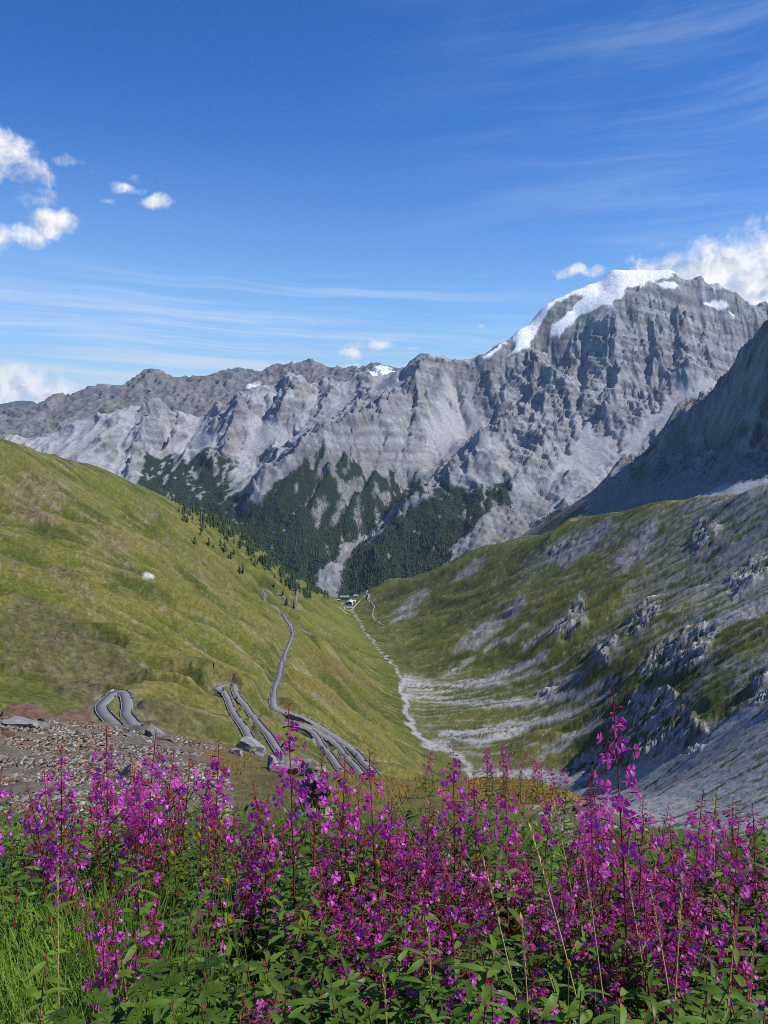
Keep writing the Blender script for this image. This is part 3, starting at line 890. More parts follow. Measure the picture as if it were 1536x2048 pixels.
def build_valley_field():
    st_ = spline(np.array([at(*p) for p in STREAM]), 25.0)
    pts = [at(*p) for p in VAL] + [tuple(p) for p in st_] + NEARZ
    for (u, v, Y) in [p for p in VAL[:15]] + [p for p in VAL if p in VAL[VAL.index((715, 1190, 2420)):VAL.index((1800, 880, 1300)) + 1]]:
        x, y, z = at(u, v, Y)
        for k, dz in ((120, 60), (350, 260), (800, 600)):
            pts.append((x * (1 + k / y) - (60 if u < 700 else -60) * k / 350, y + k, z - dz))
    x0, x1, y0, y1, cell = -1500.0, 1600.0, 40.0, 3500.0, 5.0
    ev = rbf_fit(pts)
    cs = 20.0
    gx = np.arange(x0 - cs, x1 + 2 * cs, cs); gy = np.arange(y0 - cs, y1 + 2 * cs, cs)
    base = Field(gx[0], gy[0], cs, blur(ev(*np.meshgrid(gx, gy)), 2))
    X, Y = np.meshgrid(np.arange(x0, x1, cell), np.arange(y0, y1, cell))
    Z = base(X, Y)
    sx = np.array([at(*p) for p in STREAM])
    o = np.argsort(sx[:, 1])
    side = X - np.interp(Y, sx[o, 1], sx[o, 0])                       # left of the stream < 0 < right
    rt = sstep(-40, 60, side)
    far = sstep(15, 120, np.abs(side))
    U, V = proj(X, Y, Z)
    # ribs and hollows follow the fall line on both sides
    al = (.97 * X + .24 * Y, .24 * X - .97 * Y)
    ar = (-.98 * X + .17 * Y, .17 * X + .98 * Y)
    nl = ridged(al[1] / 230 + .25 * fbm(X / 300, Y / 300, 3, seed=5), al[0] / 620, 4, .5, 401) - .45
    nr = ridged(ar[1] / 190 + .3 * fbm(X / 260, Y / 260, 3, seed=6), ar[0] / 520, 5, .5, 411) - .45
    smooth_scree = np.maximum(sstep(-10, 40, sdist([(925, 1540), (1190, 1548), (1340, 1500), (1480, 1428), (1700, 1380), (1700, 1800), (1200, 1800), (940, 1575)], U, V)), .7 * sstep(-10, 30, sdist([(806, 1350), (930, 1350), (1090, 1315), (1225, 1350), (1150, 1420), (985, 1490), (880, 1475), (812, 1400)], U, V)))
    skyl = np.interp(U, [-200, 0, 100, 260, 400, 500, 600, 680], [830, 866, 888, 955, 1012, 1078, 1152, 1195])
    amp = far * sstep(180, 500, Y) * (rt + (1 - rt) * np.maximum(.12, sstep(4, 70, V - skyl))) * (1 - .88 * smooth_scree)
    Z = Z + amp * ((1 - rt) * nl * 36 + rt * nr * 20)
    Z = Z + amp * ((1 - rt) * (ridged(al[1] / 55, al[0] / 170, 3, .5, 421) - .4) * 13 + rt * (ridged(ar[1] / 60, ar[0] / 190, 4, .5, 431) - .4) * 5)
    Z = Z + fbm(X / 40, Y / 40, 3, .5, 441) * (.8 + .8 * rt) * far * (1 - .7 * smooth_scree)
    Zr, flow = rain(Z, cell, 120000, 90, 3, 15, 5.0)
    Z = Z + (Zr - Z) * sstep(15, 80, np.abs(side)) * (1 - .8 * smooth_scree)
    lf = blur(np.log1p(flow / 5.0), 1)
    lf = lf / np.percentile(lf, 99)
    return Field(x0, y0, cell, Z), Field(x0, y0, cell, lf), Field(x0, y0, cell, side), Field(x0, y0, cell, blur(Z, 10)), Field(x0, y0, cell, Z - blur(Z, 30))


VZ, VF, VS, VB, VC = build_valley_field()


def cast(u, v, ymin=100.0, ymax=2900.0, ground=None):
    """first point of the valley ground on the rays through the given pixels"""
    u = np.atleast_1d(np.asarray(u, float)); v = np.atleast_1d(np.asarray(v, float))
    dx, dy, dz = ray(u, v)
    ys = np.exp(np.linspace(math.log(ymin), math.log(ymax), 1500))
    t = ys[None, :] / dy[:, None]
    x = CAM[0] + dx[:, None] * t; z = CAM[2] + dz[:, None] * t
    g = (ground or VZ)(x, np.broadcast_to(ys, x.shape))
    hit = z <= g
    k = np.where(hit.any(1), hit.argmax(1), len(ys) - 1)
    i = np.arange(len(u))
    return x[i, k], ys[k], g[i, k]


ROADS = {   # centre lines as seen in the photo, and the half width in metres
    'a': ([(252, 1500), (240, 1470), (230, 1450), (216, 1434), (201, 1421), (203, 1402), (226, 1395), (250, 1397), (255, 1413), (250, 1430), (258, 1438), (269, 1449), (300, 1486)], 2.15),
    'b': ([(520, 1508), (491, 1460), (470, 1434), (454, 1399), (440, 1377), (429, 1364), (446, 1358), (466, 1361), (469, 1380), (474, 1399), (494, 1424), (517, 1448), (541, 1476), (575, 1528)], 1.8),
    'c': ([(550, 1190), (556, 1187), (562, 1190), (567, 1200), (574, 1209), (565, 1207), (553, 1198), (541, 1186), (533, 1176), (525, 1173), (523, 1177), (531, 1190), (528, 1198), (533, 1205), (544, 1211), (558, 1222), (571, 1238), (581, 1250), (585, 1262), (585, 1277), (577, 1290),
           (568, 1306), (563, 1324), (559, 1345), (553, 1364), (546, 1382), (543, 1396), (552, 1407), (569, 1418), (587, 1429), (611, 1441), (634, 1455), (658, 1469), (681, 1487), (705, 1506), (723, 1522), (755, 1552)], 2.0),
    'd': ([(760, 1590), (723, 1547), (705, 1527), (681, 1504), (658, 1485), (634, 1469), (611, 1453), (592, 1442), (573, 1433), (560, 1431), (557, 1434), (569, 1439), (587, 1446), (611, 1462), (634, 1480), (653, 1501), (672, 1527), (690, 1552), (705, 1575)], 1.8),
    'e': ([(618, 1229), (606, 1228), (594, 1219), (584, 1210), (587, 1204), (592, 1197), (594, 1186), (592, 1175), (587, 1165), (584, 1157), (588, 1157), (594, 1163), (602, 1173), (615, 1185), (631, 1194), (647, 1203), (660, 1206), (676, 1208)], 2.5),
    'f': ([(566, 1228), (580, 1237), (597, 1251), (614, 1266), (628, 1277)], 2.2),
    'g': ([(604, 1168), (612, 1170), (620, 1176), (633, 1184), (645, 1192)], 2.0),
}


def lay_roads():
    out = {}
    for k, (px, hw) in ROADS.items():
        P = np.array(px, float)
        # dense pixels first, so that the line follows the ground between the marks
        x, y, z = cast(P[:, 0], P[:, 1], ground=VB)
        W = spline(np.stack((x, y, z), 1), 3.0)
        W[:, 2] = VB(W[:, 0], W[:, 1])
        n = 8
        ker = np.ones(2 * n + 1) / (2 * n + 1)
        W[:, 2] = np.convolve(np.pad(W[:, 2], n, mode='edge'), ker, 'valid')
        out[k] = (W, hw)
    return out


ROADW = lay_roads()
GR = dict(grass=(.098, .112, .018), tan=(.195, .155, .050), dark=(.048, .064, .013), rock=(.26, .25, .24), scree=(.325, .322, .325), brown_ground=(.105, .084, .050), red=(.15, .080, .050))


def build_valley():
    na, nr_ = 640, 980
    A = np.linspace(-.58, .58, na)
    Yr = np.exp(np.linspace(math.log(60.0), math.log(3100.0), nr_))
    X = A[None, :] * Yr[:, None]
    Y = np.broadcast_to(Yr[:, None], X.shape).copy()
    # a little scatter so that the rows never show
    g = np.random.default_rng(3)
    X += g.uniform(-.3, .3, X.shape) * (A[1] - A[0]) * Y
    Y += g.uniform(-.3, .3, X.shape) * Y * (math.log(3100 / 60.) / nr_)
    Z = VZ(X, Y); lf = VF(X, Y); side = VS(X, Y)
    rt = sstep(-25, 45, side)
    U, V = proj(X, Y, Z)
    e = 8.0
    sl = np.hypot(VZ(X + e, Y) - VZ(X - e, Y), VZ(X, Y + e) - VZ(X, Y - e)) / (2 * e)
    px = F / Y                                              # photo pixels per metre
    wu = U + 4.5 * fbm(X / 26, Y / 34, 4, .6, seed=501) * np.clip(px * 1.4, .6, 2.5)
    wv = V + 3.5 * fbm(X / 26, Y / 34, 4, .6, seed=511) * np.clip(px * 1.4, .6, 2.5)
    ctr = fbm(X / 120, Y / 120, 4, seed=521)
    fine = fbm(X / 14, Y / 18, 4, .6, seed=531)
    vfine = fbm(X / 4.5, Y / 6, 3, .6, seed=541)
    # streak noise along the fall lines
    al = (.97 * X + .24 * Y, .24 * X - .97 * Y); ar = (-.98 * X + .17 * Y, .17 * X + .98 * Y)
    wl = 9 * fbm(X / 90, Y / 90, 3, seed=7)
    stl = fbm((al[1] + wl) / 11, al[0] / 85, 4, .6, seed=551)
    str_ = fbm((ar[1] + wl) / 12, ar[0] / 130, 4, .58, seed=561)
    st = stl * (1 - rt) + str_ * rt

    def polys(L, soft=6.0):
        m = np.zeros_like(Z)
        for p in L:
            m = np.maximum(m, sstep(-soft, soft, sdist(p, wu, wv)))
        return m
    # ---- rock outcrops and crags
    crag_r = polys([
        [(1400, 1238), (1440, 1262), (1412, 1320), (1372, 1345), (1310, 1352), (1268, 1342), (1298, 1302), (1340, 1275)],
        [(1218, 1452), (1252, 1402), (1292, 1368), (1340, 1378), (1375, 1420), (1420, 1470), (1400, 1505), (1330, 1500), (1270, 1525), (1225, 1520)],
        [(1128, 1545), (1165, 1505), (1205, 1488), (1235, 1530), (1180, 1552)], [(1250, 1268), (1262, 1228), (1300, 1195), (1325, 1188), (1318, 1225), (1285, 1262)],
        [(1105, 1262), (1130, 1222), (1160, 1188), (1182, 1205), (1165, 1255), (1125, 1290)], [(1185, 1290), (1225, 1270), (1240, 1290), (1212, 1322), (1180, 1320)],
        [(1380, 1080), (1400, 1040), (1440, 1050), (1430, 1090), (1390, 1108)], [(1450, 1170), (1490, 1118), (1536, 1110), (1536, 1150), (1470, 1200)], [(1070, 1390), (1100, 1365), (1118, 1370), (1100, 1395)],
        [(1500, 1370), (1536, 1345), (1540, 1400), (1510, 1400)], [(1090, 1098), (1140, 1076), (1150, 1088), (1105, 1112)]], 9.0)
    rib_r = polys([[(900, 1308), (930, 1272), (968, 1245), (1012, 1236), (1000, 1258), (950, 1300)], [(785, 1228), (815, 1200), (852, 1178), (856, 1190), (822, 1222)], [(1098, 1120), (1180, 1062), (1215, 1040), (1235, 1052), (1180, 1100), (1130, 1140)],
                   [(905, 1160), (950, 1120), (975, 1115), (945, 1150)], [(1000, 1230), (1040, 1190), (1055, 1195), (1030, 1240)], [(1230, 1120), (1290, 1050), (1320, 1040), (1290, 1110), (1250, 1150)]], 6.0)
    crag_l = polys([[(15, 1040), (30, 955), (70, 930), (140, 960), (150, 1000), (120, 1040), (60, 1050)], [(180, 1090), (200, 1050), (250, 1072), (262, 1112)], [(80, 1150), (120, 1125), (180, 1165), (185, 1210), (130, 1190)],
                    [(300, 1090), (340, 1078), (350, 1110), (315, 1112)], [(265, 1010), (300, 1000), (320, 1040), (290, 1035)], [(120, 930), (150, 915), (160, 935)], [(370, 1120), (400, 1110), (420, 1160), (385, 1150)],
                    [(0, 1120), (40, 1130), (50, 1180), (0, 1160)]], 8.0) * sstep(-.35, .25, fine + .3 * ctr)
    brown_ground = polys([[(0, 1215), (60, 1190), (160, 1235), (250, 1290), (300, 1340), (250, 1380), (205, 1395), (170, 1420), (60, 1350), (0, 1330)], [(262, 1400), (330, 1395), (450, 1450), (400, 1480), (300, 1470)]], 14.0)  # browner patches low on the left slope, streaked darker further on
    cut = polys([[(190, 1395), (222, 1375), (262, 1385), (268, 1400), (236, 1388), (205, 1402), (190, 1425)]], 4.0)
    crag = np.clip(np.maximum(crag_r, np.maximum(.35 * rib_r, crag_l * .55)), 0, 1)
    cz = np.where(rt > .5, 1.0, .5)
    Z = Z + crag * cz * ((ridged((ar[1] + wl) / 34, ar[0] / 90, 3, .5, 601) - .25) * 9 + facets((ar[1] + wl) / 15, ar[0] / 34, 13, .8) * 4.5 + facets((ar[1] + wl) / 7, ar[0] / 13, 15, .8) * 2.6 + facets(X / 4, Y / 4.5, 17, .8) * 1.2)
    Z = Z + brown_ground * (ridged((al[1] + wl) / 16, al[0] / 60, 4, .55, 611) - .4) * 3.5
    Z = Z + rib_r * (ridged((ar[1] + wl) / 9, ar[0] / 40, 3, .55, 615) - .4) * 3.0
    tus = sstep(.25, .6, fine + .5 * ctr) * (1 - rt) * (1 - .0 * rt)
    Z = Z + (vfine * .35 + fine * .7) * (1 + .4 * rt) * (1 - .6 * polys([[(925, 1540), (1190, 1548), (1340, 1500), (1480, 1428), (1700, 1380), (1700, 1800), (1200, 1800), (940, 1575)]], 10)) + tus * facets(X / 9, Y / 11, 23, .8) * 1.1
    # ---- scree, fans and the stream
    scree = polys([
        [(803, 1357), (820, 1360), (874, 1366), (936, 1363), (983, 1352), (1030, 1333), (1061, 1318), (1092, 1300), (1110, 1296), (1080, 1320), (1039, 1342), (980, 1369), (921, 1379), (858, 1385), (821, 1382)], [(975, 1369), (1039, 1355), (1075, 1340), (1078, 1345), (1040, 1360), (985, 1372)],
        [(805, 1388), (874, 1391), (921, 1402), (1000, 1403), (1060, 1398), (1150, 1384), (1225, 1357), (1270, 1336), (1272, 1342), (1220, 1368), (1150, 1396), (1062, 1409), (967, 1414), (905, 1408), (860, 1399), (805, 1398)], [(1058, 1400), (1100, 1371), (1150, 1344), (1162, 1347), (1110, 1382), (1078, 1401)],
        [(880, 1466), (967, 1451), (1030, 1443), (1092, 1435), (1155, 1413), (1217, 1385), (1230, 1384), (1211, 1399), (1139, 1430), (1100, 1444), (1061, 1458), (999, 1483), (955, 1492), (928, 1484), (885, 1473)], [(868, 1479), (900, 1483), (902, 1490), (872, 1488)],
        [(1075, 1501), (1139, 1471), (1211, 1426), (1214, 1430), (1142, 1477), (1080, 1505)], [(1072, 1517), (1139, 1480), (1214, 1440), (1216, 1444), (1142, 1486), (1076, 1521)],
        [(930, 1540), (980, 1542), (1061, 1536), (1124, 1543), (1190, 1545), (1260, 1530), (1340, 1500), (1420, 1470), (1480, 1428), (1560, 1395), (1560, 1760), (1200, 1760), (1080, 1620), (940, 1575)],
        [(1395, 1252), (1470, 1218), (1560, 1180), (1560, 1212), (1480, 1240), (1420, 1266)], [(838, 1352), (812, 1350), (800, 1368), (822, 1372)], [(885, 1350), (925, 1328), (950, 1312), (952, 1316), (930, 1333), (890, 1354)],
        [(780, 1245), (800, 1232), (838, 1222), (820, 1234)], [(1040, 1290), (1120, 1240), (1125, 1246), (1050, 1298)], [(960, 1300), (1060, 1245), (1062, 1250), (965, 1306)]], 5.0)
    fans = polys([[(810, 1350), (900, 1350), (1080, 1310), (1230, 1340), (1250, 1400), (1100, 1470), (960, 1540), (880, 1480), (820, 1440)]], 12.0) * .35
    upper = polys([[(1180, 1080), (1260, 1030), (1400, 985), (1560, 940), (1560, 1190), (1400, 1250), (1300, 1300), (1200, 1330), (1150, 1300), (1250, 1200)],
                   [(1290, 1500), (1350, 1420), (1400, 1330), (1560, 1270), (1560, 1420), (1430, 1480), (1350, 1530)], [(1020, 1130), (1120, 1070), (1210, 1030), (1240, 1040), (1120, 1130), (1040, 1180)]], 14.0)
    band, fr = ldist([(u, v) for (u, v, _) in STREAM], wu, wv, 60)
    wid = np.interp(V, [1210, 1300, 1345, 1370, 1450, 1560], [2.0, 2.6, 3.2, 7, 7, 8])
    stream = sstep(wid, wid * .45, band) * sstep(1205, 1222, V) * np.maximum(sstep(1330, 1360, V), sstep(-.4, .2, fine))
    # ---- colours
    n = lambda c: np.array(GR[c])
    C = np.zeros(Z.shape + (3,)) + n('grass')
    C = mixc(C, sstep(-.25, .55, ctr + .5 * stl) * .36, n('tan') * .85)
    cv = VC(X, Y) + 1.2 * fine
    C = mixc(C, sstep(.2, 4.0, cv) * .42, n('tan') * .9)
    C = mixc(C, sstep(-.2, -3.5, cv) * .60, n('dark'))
    C = mixc(C, sstep(.0, .6, fbm(X / 60, Y / 75, 4, seed=571) - .3 * st) * .75, n('dark'))
    C = mixc(C, sstep(.10, .6, st + .35 * fine) * .55 * (1 - rt), n('tan'))
    C = mixc(C, sstep(.28, .55, fine + .6 * vfine + .2 * ctr) * .32 * (1 - rt) * sstep(1500, 900, Y), (.125, .098, .062))
    C = mixc(C, sstep(.42, .8, stl + .3 * vfine) * .5 * (1 - rt), (.20, .185, .15))
    C = mixc(C, sstep(.35, .62, vfine + .4 * fine) * .45, n('dark') * .8)
    C = mixc(C, sstep(.50, .75, vfine - .3 * fine + .3 * crag) * .30, (.23, .215, .19))
    # right side: stone runs between turf
    runs = np.clip(sstep(.40, .70, str_ * .9 + .35 * fine + .2 * vfine + .52 * upper + .22 * sstep(1280, 1480, U) + .35 * rib_r + .15 * sstep(.7, 1.05, lf)) * rt, 0, 1)
    C = mixc(C, runs * (.48 + .25 * sstep(1250, 1450, U)) * sstep(15, 60, side), n('scree') * .80)
    red = polys([[(590, 1290), (640, 1300), (760, 1370), (740, 1380), (640, 1345)], [(575, 1330), (640, 1370), (700, 1410), (660, 1410), (580, 1370)], [(470, 1400), (500, 1420), (560, 1450), (575, 1470), (530, 1460)], [(490, 1445), (520, 1460), (505, 1470)],
                 [(620, 1455), (680, 1500), (715, 1545), (700, 1545), (650, 1490)], [(560, 1225), (600, 1250), (590, 1252), (565, 1235)], [(410, 1355), (430, 1352), (436, 1375), (420, 1370)]], 9.0) * sstep(-.3, .3, fine)
    C = mixc(C, red * .55, n('red'))
    flat = sstep(.30, .14, sl) * sstep(55, 10, np.abs(side)) * sstep(1600, 1300, Y)
    C = mixc(C, flat * .6, (.15, .14, .062))
    C = mixc(C, polys([[(640, 1215), (690, 1215), (720, 1260), (760, 1310), (700, 1290), (650, 1260), (615, 1240)]], 12) * .55, (.135, .150, .034))
    C = mixc(C, brown_ground * np.clip(.62 + .6 * fine, 0, 1), n('brown_ground') * (1 + .4 * vfine)[..., None])
    C = mixc(C, brown_ground * sstep(.1, .5, stl) * .6, n('dark'))
    C = mixc(C, cut, (.22, .215, .21))
    rockc = n('rock') * 1.1 * (1 + .30 * vfine + .25 * fine + .5 * facets((ar[1] + wl) / 7, ar[0] / 13, 15, .5) + .35 * facets(X / 4, Y / 4.5, 17, .5))[..., None]
    C = mixc(C, crag_l * .85, n('brown_ground') * 1.35 * (1 + .4 * vfine)[..., None])
    C = mixc(C, np.clip(crag_r * sstep(-.35, .1, vfine * .6 + fine + .3 * str_) + .0, 0, 1), rockc)
    C = mixc(C, rib_r * .8, n('rock') * .95 * (1 + .25 * str_)[..., None])
    sc = np.clip(scree * sstep(-.75, -.25, str_ + .6 * vfine - .55 * sstep(1480, 1440, V) * sstep(1330, 1360, V) * sstep(.0, .4, fbm((ar[1] + wl) / 24, ar[0] / 160, 3, seed=591))) + fans * 1.1 * sstep(.0, .5, str_ + .4 * fine), 0, 1)
    sc = np.maximum(sc, stream)
    C = mixc(C, sc * .93, n('scree') * (1 + .12 * vfine + .10 * str_)[..., None])
    tuft = scree * sstep(.28, .5, fbm(X / 9, Y / 12, 3, seed=581)) * sstep(1380, 1470, U) * sstep(1480, 1520, V)
    C = mixc(C, tuft * .8, n('dark') * 1.2)
    C = mixc(C, polys([[(1368, 1450), (1395, 1400), (1430, 1335), (1475, 1345), (1450, 1400), (1420, 1450)], [(1090, 1300), (1180, 1240), (1200, 1250), (1120, 1330)], [(1470, 1310), (1560, 1262), (1560, 1285), (1490, 1325)], [(1160, 1215), (1280, 1120), (1290, 1130), (1200, 1225)]], 9) * .85 * sstep(-.8, -.2, fine),
             n('grass') * (1 + .25 * fine)[..., None])
    spk = sstep(.56, .64, perlin(X / 3.2, Y / 2.2, 77)) * sstep(40, 120, np.abs(side) + 60 * rt) * (rt * .8 + .12) * sstep(-.2, .4, ctr + .3)
    C = mixc(C, spk * .38, (.33, .325, .32))
    white = polys([[(286, 1148), (300, 1143), (310, 1150), (306, 1157), (292, 1155)]], 3.0)
    C = mixc(C, white * .8, (.5, .5, .5))
    C *= (1 + .24 * vfine + .14 * fine + .10 * ctr)[..., None]
    # ---- the roads are cut into the slope
    for k, (W, hw) in ROADW.items():
        lo = W[:, :2].min(0) - 30; hi = W[:, :2].max(0) + 30
        m = (X > lo[0]) & (X < hi[0]) & (Y > lo[1]) & (Y < hi[1])
        xs, ys = X[m], Y[m]
        best = np.full(xs.shape, 1e9); zb = np.zeros(xs.shape)
        rad = max(4.5, .010 * float(W[:, 1].mean()))
        for i in range(0, len(W), 1):
            near = (np.abs(xs - W[i, 0]) < rad + 6) & (np.abs(ys - W[i, 1]) < rad + 6)
            if not near.any():
                continue
            d = np.hypot(xs[near] - W[i, 0], ys[near] - W[i, 1])
            b = d < best[near]
            t = best[near]; t[b] = d[b]; best[near] = t
            t = zb[near]; t[b] = W[i, 2]; zb[near] = t
        f = sstep(hw + rad, hw + 1.2, best)
        Z[m] = Z[m] * (1 - f) + (zb - .45) * f
        bank = sstep(hw + 3.5, hw + 1.0, best)[..., None] * .3
        C[m] = C[m] * (1 - bank) + np.array((.20, .17, .13)) * bank
    elev = (Z - CAM[2]) / Y
    vis = np.maximum.accumulate(elev, axis=0)
    keep = (vis - elev) < .06
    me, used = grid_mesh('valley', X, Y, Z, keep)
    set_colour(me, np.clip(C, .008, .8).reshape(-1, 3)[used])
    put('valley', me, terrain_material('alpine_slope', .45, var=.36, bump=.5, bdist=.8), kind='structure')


build_valley()

# ------------------------------------------------------------------ road, walls, inn, traffic
class MB:
    """collects simple shapes into one mesh"""
    def __init__(self):
        self.v, self.f, self.m = [], [], []

    def face(self, pts, mi=0):
        k = len(self.v)
        self.v += [tuple(p) for p in pts]
        self.f.append(tuple(range(k, k + len(pts))))
        self.m.append(mi)

    def box(self, x0, x1, y0, y1, z0, z1, mi=0, top=None):
        """box; top=(dx, dy) insets the upper face"""
        dx, dy = top or (0, 0)
        b = [(x0, y0, z0), (x1, y0, z0), (x1, y1, z0), (x0, y1, z0)]
        t = [(x0 + dx, y0 + dy, z1), (x1 - dx, y0 + dy, z1), (x1 - dx, y1 - dy, z1), (x0 + dx, y1 - dy, z1)]
        k = len(self.v)
        self.v += b + t
        for q in ((3, 2, 1, 0), (4, 5, 6, 7), (0, 1, 5, 4), (1, 2, 6, 5), (2, 3, 7, 6), (3, 0, 4, 7)):
            self.f.append(tuple(k + i for i in q)); self.m.append(mi)

    def tube(self, pts, rad, n=5, mi=0, cap=True):
        pts = [Vector(p) for p in pts]
        rad = [rad] * len(pts) if not hasattr(rad, '__len__') else rad
        k = len(self.v)
        for i, p in enumerate(pts):
            d = (pts[min(i + 1, len(pts) - 1)] - pts[max(i - 1, 0)]).normalized()
            a = d.orthogonal().normalized() if abs(d.z) < .99 else Vector((1, 0, 0))
            if abs(d.z) < .99:
                a = d.cross(Vector((0, 0, 1))).normalized()
            b = d.cross(a)
            for j in range(n):
                t = 2 * math.pi * j / n
                self.v.append(tuple(p + (a * math.cos(t) + b * math.sin(t)) * rad[i]))
        for i in range(len(pts) - 1):
            for j in range(n):
                self.f.append((k + i * n + j, k + i * n + (j + 1) % n, k + (i + 1) * n + (j + 1) % n, k + (i + 1) * n + j)); self.m.append(mi)
        if cap:
            self.f.append(tuple(k + j for j in range(n))[::-1]); self.m.append(mi)
            e = k + (len(pts) - 1) * n
            self.f.append(tuple(e + j for j in range(n))); self.m.append(mi)

    def disc(self, c, r, w, n=12, axis='x', mi=0):
        """a wheel-like short cylinder"""
        k = len(self.v)
        for s in (-1, 1):
            for j in range(n):
                t = 2 * math.pi * j / n
                q = (s * w / 2, math.cos(t) * r, math.sin(t) * r)
                self.v.append((c[0] + q[0], c[1] + q[1], c[2] + q[2]))
        for j in range(n):
            self.f.append((k + j, k + (j + 1) % n, k + n + (j + 1) % n, k + n + j)); self.m.append(mi)
        self.f.append(tuple(k + j for j in range(n))[::-1]); self.m.append(mi)
        self.f.append(tuple(k + n + j for j in range(n))); self.m.append(mi)

    def mesh(self, name, mats=(), smooth=False):
        me = bpy.data.meshes.new(name)
        me.from_pydata(self.v, [], self.f)
        for m in mats:
            me.materials.append(m)
        if any(self.m):
            me.polygons.foreach_set('material_index', self.m)
        if smooth:
            me.polygons.foreach_set('use_smooth', [True] * len(self.f))
        me.update()
        return me


M_ASPH = material('asphalt', (.185, .18, .19), .9, .2, .07, .05)
M_LINE = material('road_paint', (.45, .44, .42), .7, .3, .15, .8)
M_STONE = material('dressed_stone', (.20, .19, .175), .9, .2, .3, 1.2)
M_CAP = material('pale_coping', (.38, .37, .35), .85, .2, .2, 1.0)
M_DARKW = material('dark_masonry', (.10, .096, .09), .9, .2, .3, 1.2)


def ribbon(P, off0, off1, lift, step=1):
    """strip along a centre line between two side offsets"""
    T = np.gradient(P[:, :2], axis=0)
    T /= np.linalg.norm(T, axis=1)[:, None] + 1e-9
    N = np.stack((T[:, 1], -T[:, 0]), 1)
    V, Fc = [], []
    for i in range(0, len(P), step):
        for o in (off0, off1):
            V.append((P[i, 0] + N[i, 0] * o, P[i, 1] + N[i, 1] * o, P[i, 2] + lift))
    for i in range(len(V) // 2 - 1):
        Fc.append((2 * i, 2 * i + 1, 2 * i + 3, 2 * i + 2))
    return V, Fc


def build_roads():
    where = {'a': 'hairpin bend nearest the stony knoll', 'b': 'hairpin bend in the middle of the left slope', 'c': 'long winding stretch running down the left slope', 'd': 'bend between the long road and the boulders',
             'e': 'far stretch leading to the inn', 'f': 'short spur of the far double bend', 'g': 'far lane above the inn'}
    for k, (W, hw) in ROADW.items():
        V, Fc = ribbon(W, -hw, hw, 0.0)
        n = len(V)
        # thick slab: sides reach into the embankment
        S = [(x, y, z - 1.4) for x, y, z in V]
        for i in range(n // 2 - 1):
            Fc.append((2 * i, 2 * i + 2, n + 2 * i + 2, n + 2 * i))
            Fc.append((2 * i + 1, n + 2 * i + 1, n + 2 * i + 3, 2 * i + 3))
        road = put('road', mesh_from('road', V + S, Fc, False), M_ASPH, kind='structure')
        for s in (-1, 1):
            if k in 'fg':
                continue
            v2, f2 = ribbon(W, s * (hw - .26), s * (hw - .10), .03)
            if s > 0:
                pass
            put('edge_line', mesh_from('edge_line', v2, f2, False), M_LINE, parent=road)
        if k in 'fg':
            continue
        # low guard walls on the side where the ground falls away, broken by drain gaps
        T = np.gradient(W[:, :2], axis=0); T /= np.linalg.norm(T, axis=1)[:, None] + 1e-9
        N = np.stack((T[:, 1], -T[:, 0]), 1)
        for s in (-1, 1):
            q = W[:, :2] + N * s * (hw + 5)
            fall = W[:, 2] - VZ(q[:, 0], q[:, 1])
            use = fall > 1.2
            w = MB(); c = MB()
            i = 0
            while i < len(W) - 2:
                if use[i] and use[i + 1]:
                    a = W[i, :2] + N[i] * s * (hw + .05); b = W[i + 1, :2] + N[i + 1] * s * (hw + .05)
                    ao = W[i, :2] + N[i] * s * (hw + .30); bo = W[i + 1, :2] + N[i + 1] * s * (hw + .30)
                    za, zb = W[i, 2], W[i + 1, 2]
                    hgt = .36
                    w.face([(*a, za - 1), (*b, zb - 1), (*b, zb + hgt), (*a, za + hgt)][::s])
                    w.face([(*ao, za - 2), (*bo, zb - 2), (*bo, zb + hgt), (*ao, za + hgt)][::-s])
                    w.face([(*a, za + hgt), (*b, zb + hgt), (*bo, zb + hgt), (*ao, za + hgt)][::s])
                    if i % 2 == 0:
                        a2 = a * .70 + b * .30; b2 = a * .30 + b * .70
                        ao2 = ao * .75 + bo * .25; bo2 = ao * .25 + bo * .75
                        z1, z2 = za * .75 + zb * .25 + hgt, za * .25 + zb * .75 + hgt
                        in2 = lambda p, q_: p - (q_ - p) * .15
                        pa, pb = in2(a2, ao2), in2(b2, bo2)
                        oa, ob = in2(ao2, a2), in2(bo2, b2)
                        h2 = .10
                        c.face([(*pa, z1 - .45), (*pb, z2 - .45), (*pb, z2 + h2), (*pa, z1 + h2)][::s])
                        c.face([(*oa, z1 - .45), (*ob, z2 - .45), (*ob, z2 + h2), (*oa, z1 + h2)][::-s])
                        c.face([(*pa, z1 + h2), (*pb, z2 + h2), (*ob, z2 + h2), (*oa, z1 + h2)][::s])
                i += 1
            if len(w.f) > 12:
                t = empty('guard_wall', (0, 0, 0), 'low dark stone guard wall with pale copings on the ' + ('valley' if s > 0 else 'hill') + ' side of the ' + where[k], 'wall', 'guard walls along the pass road')
                put('wall', w.mesh('guard_wall'), M_DARKW, parent=t)
                if c.f:
                    put('coping', c.mesh('coping'), M_CAP, parent=t)


def gpoint(u, v):
    x, y, z = cast([u], [v])
    return float(x[0]), float(y[0]), float(z[0])


def on_road(u, v):
    """road point nearest to a pixel, with the road's heading there"""
    best = None
    for k, (W, hw) in ROADW.items():
        pu, pv = proj(W[:, 0], W[:, 1], W[:, 2])
        d = np.hypot(pu - u, pv - v)
        i = int(d.argmin())
        if best is None or d[i] < best[0]:
            a = W[max(i - 2, 0)]; b = W[min(i + 2, len(W) - 1)]
            best = (d[i], W[i], math.atan2(b[1] - a[1], b[0] - a[0]), (b[2] - a[2]) / (np.hypot(*(b - a)[:2]) + 1e-6))
    return best[1:]


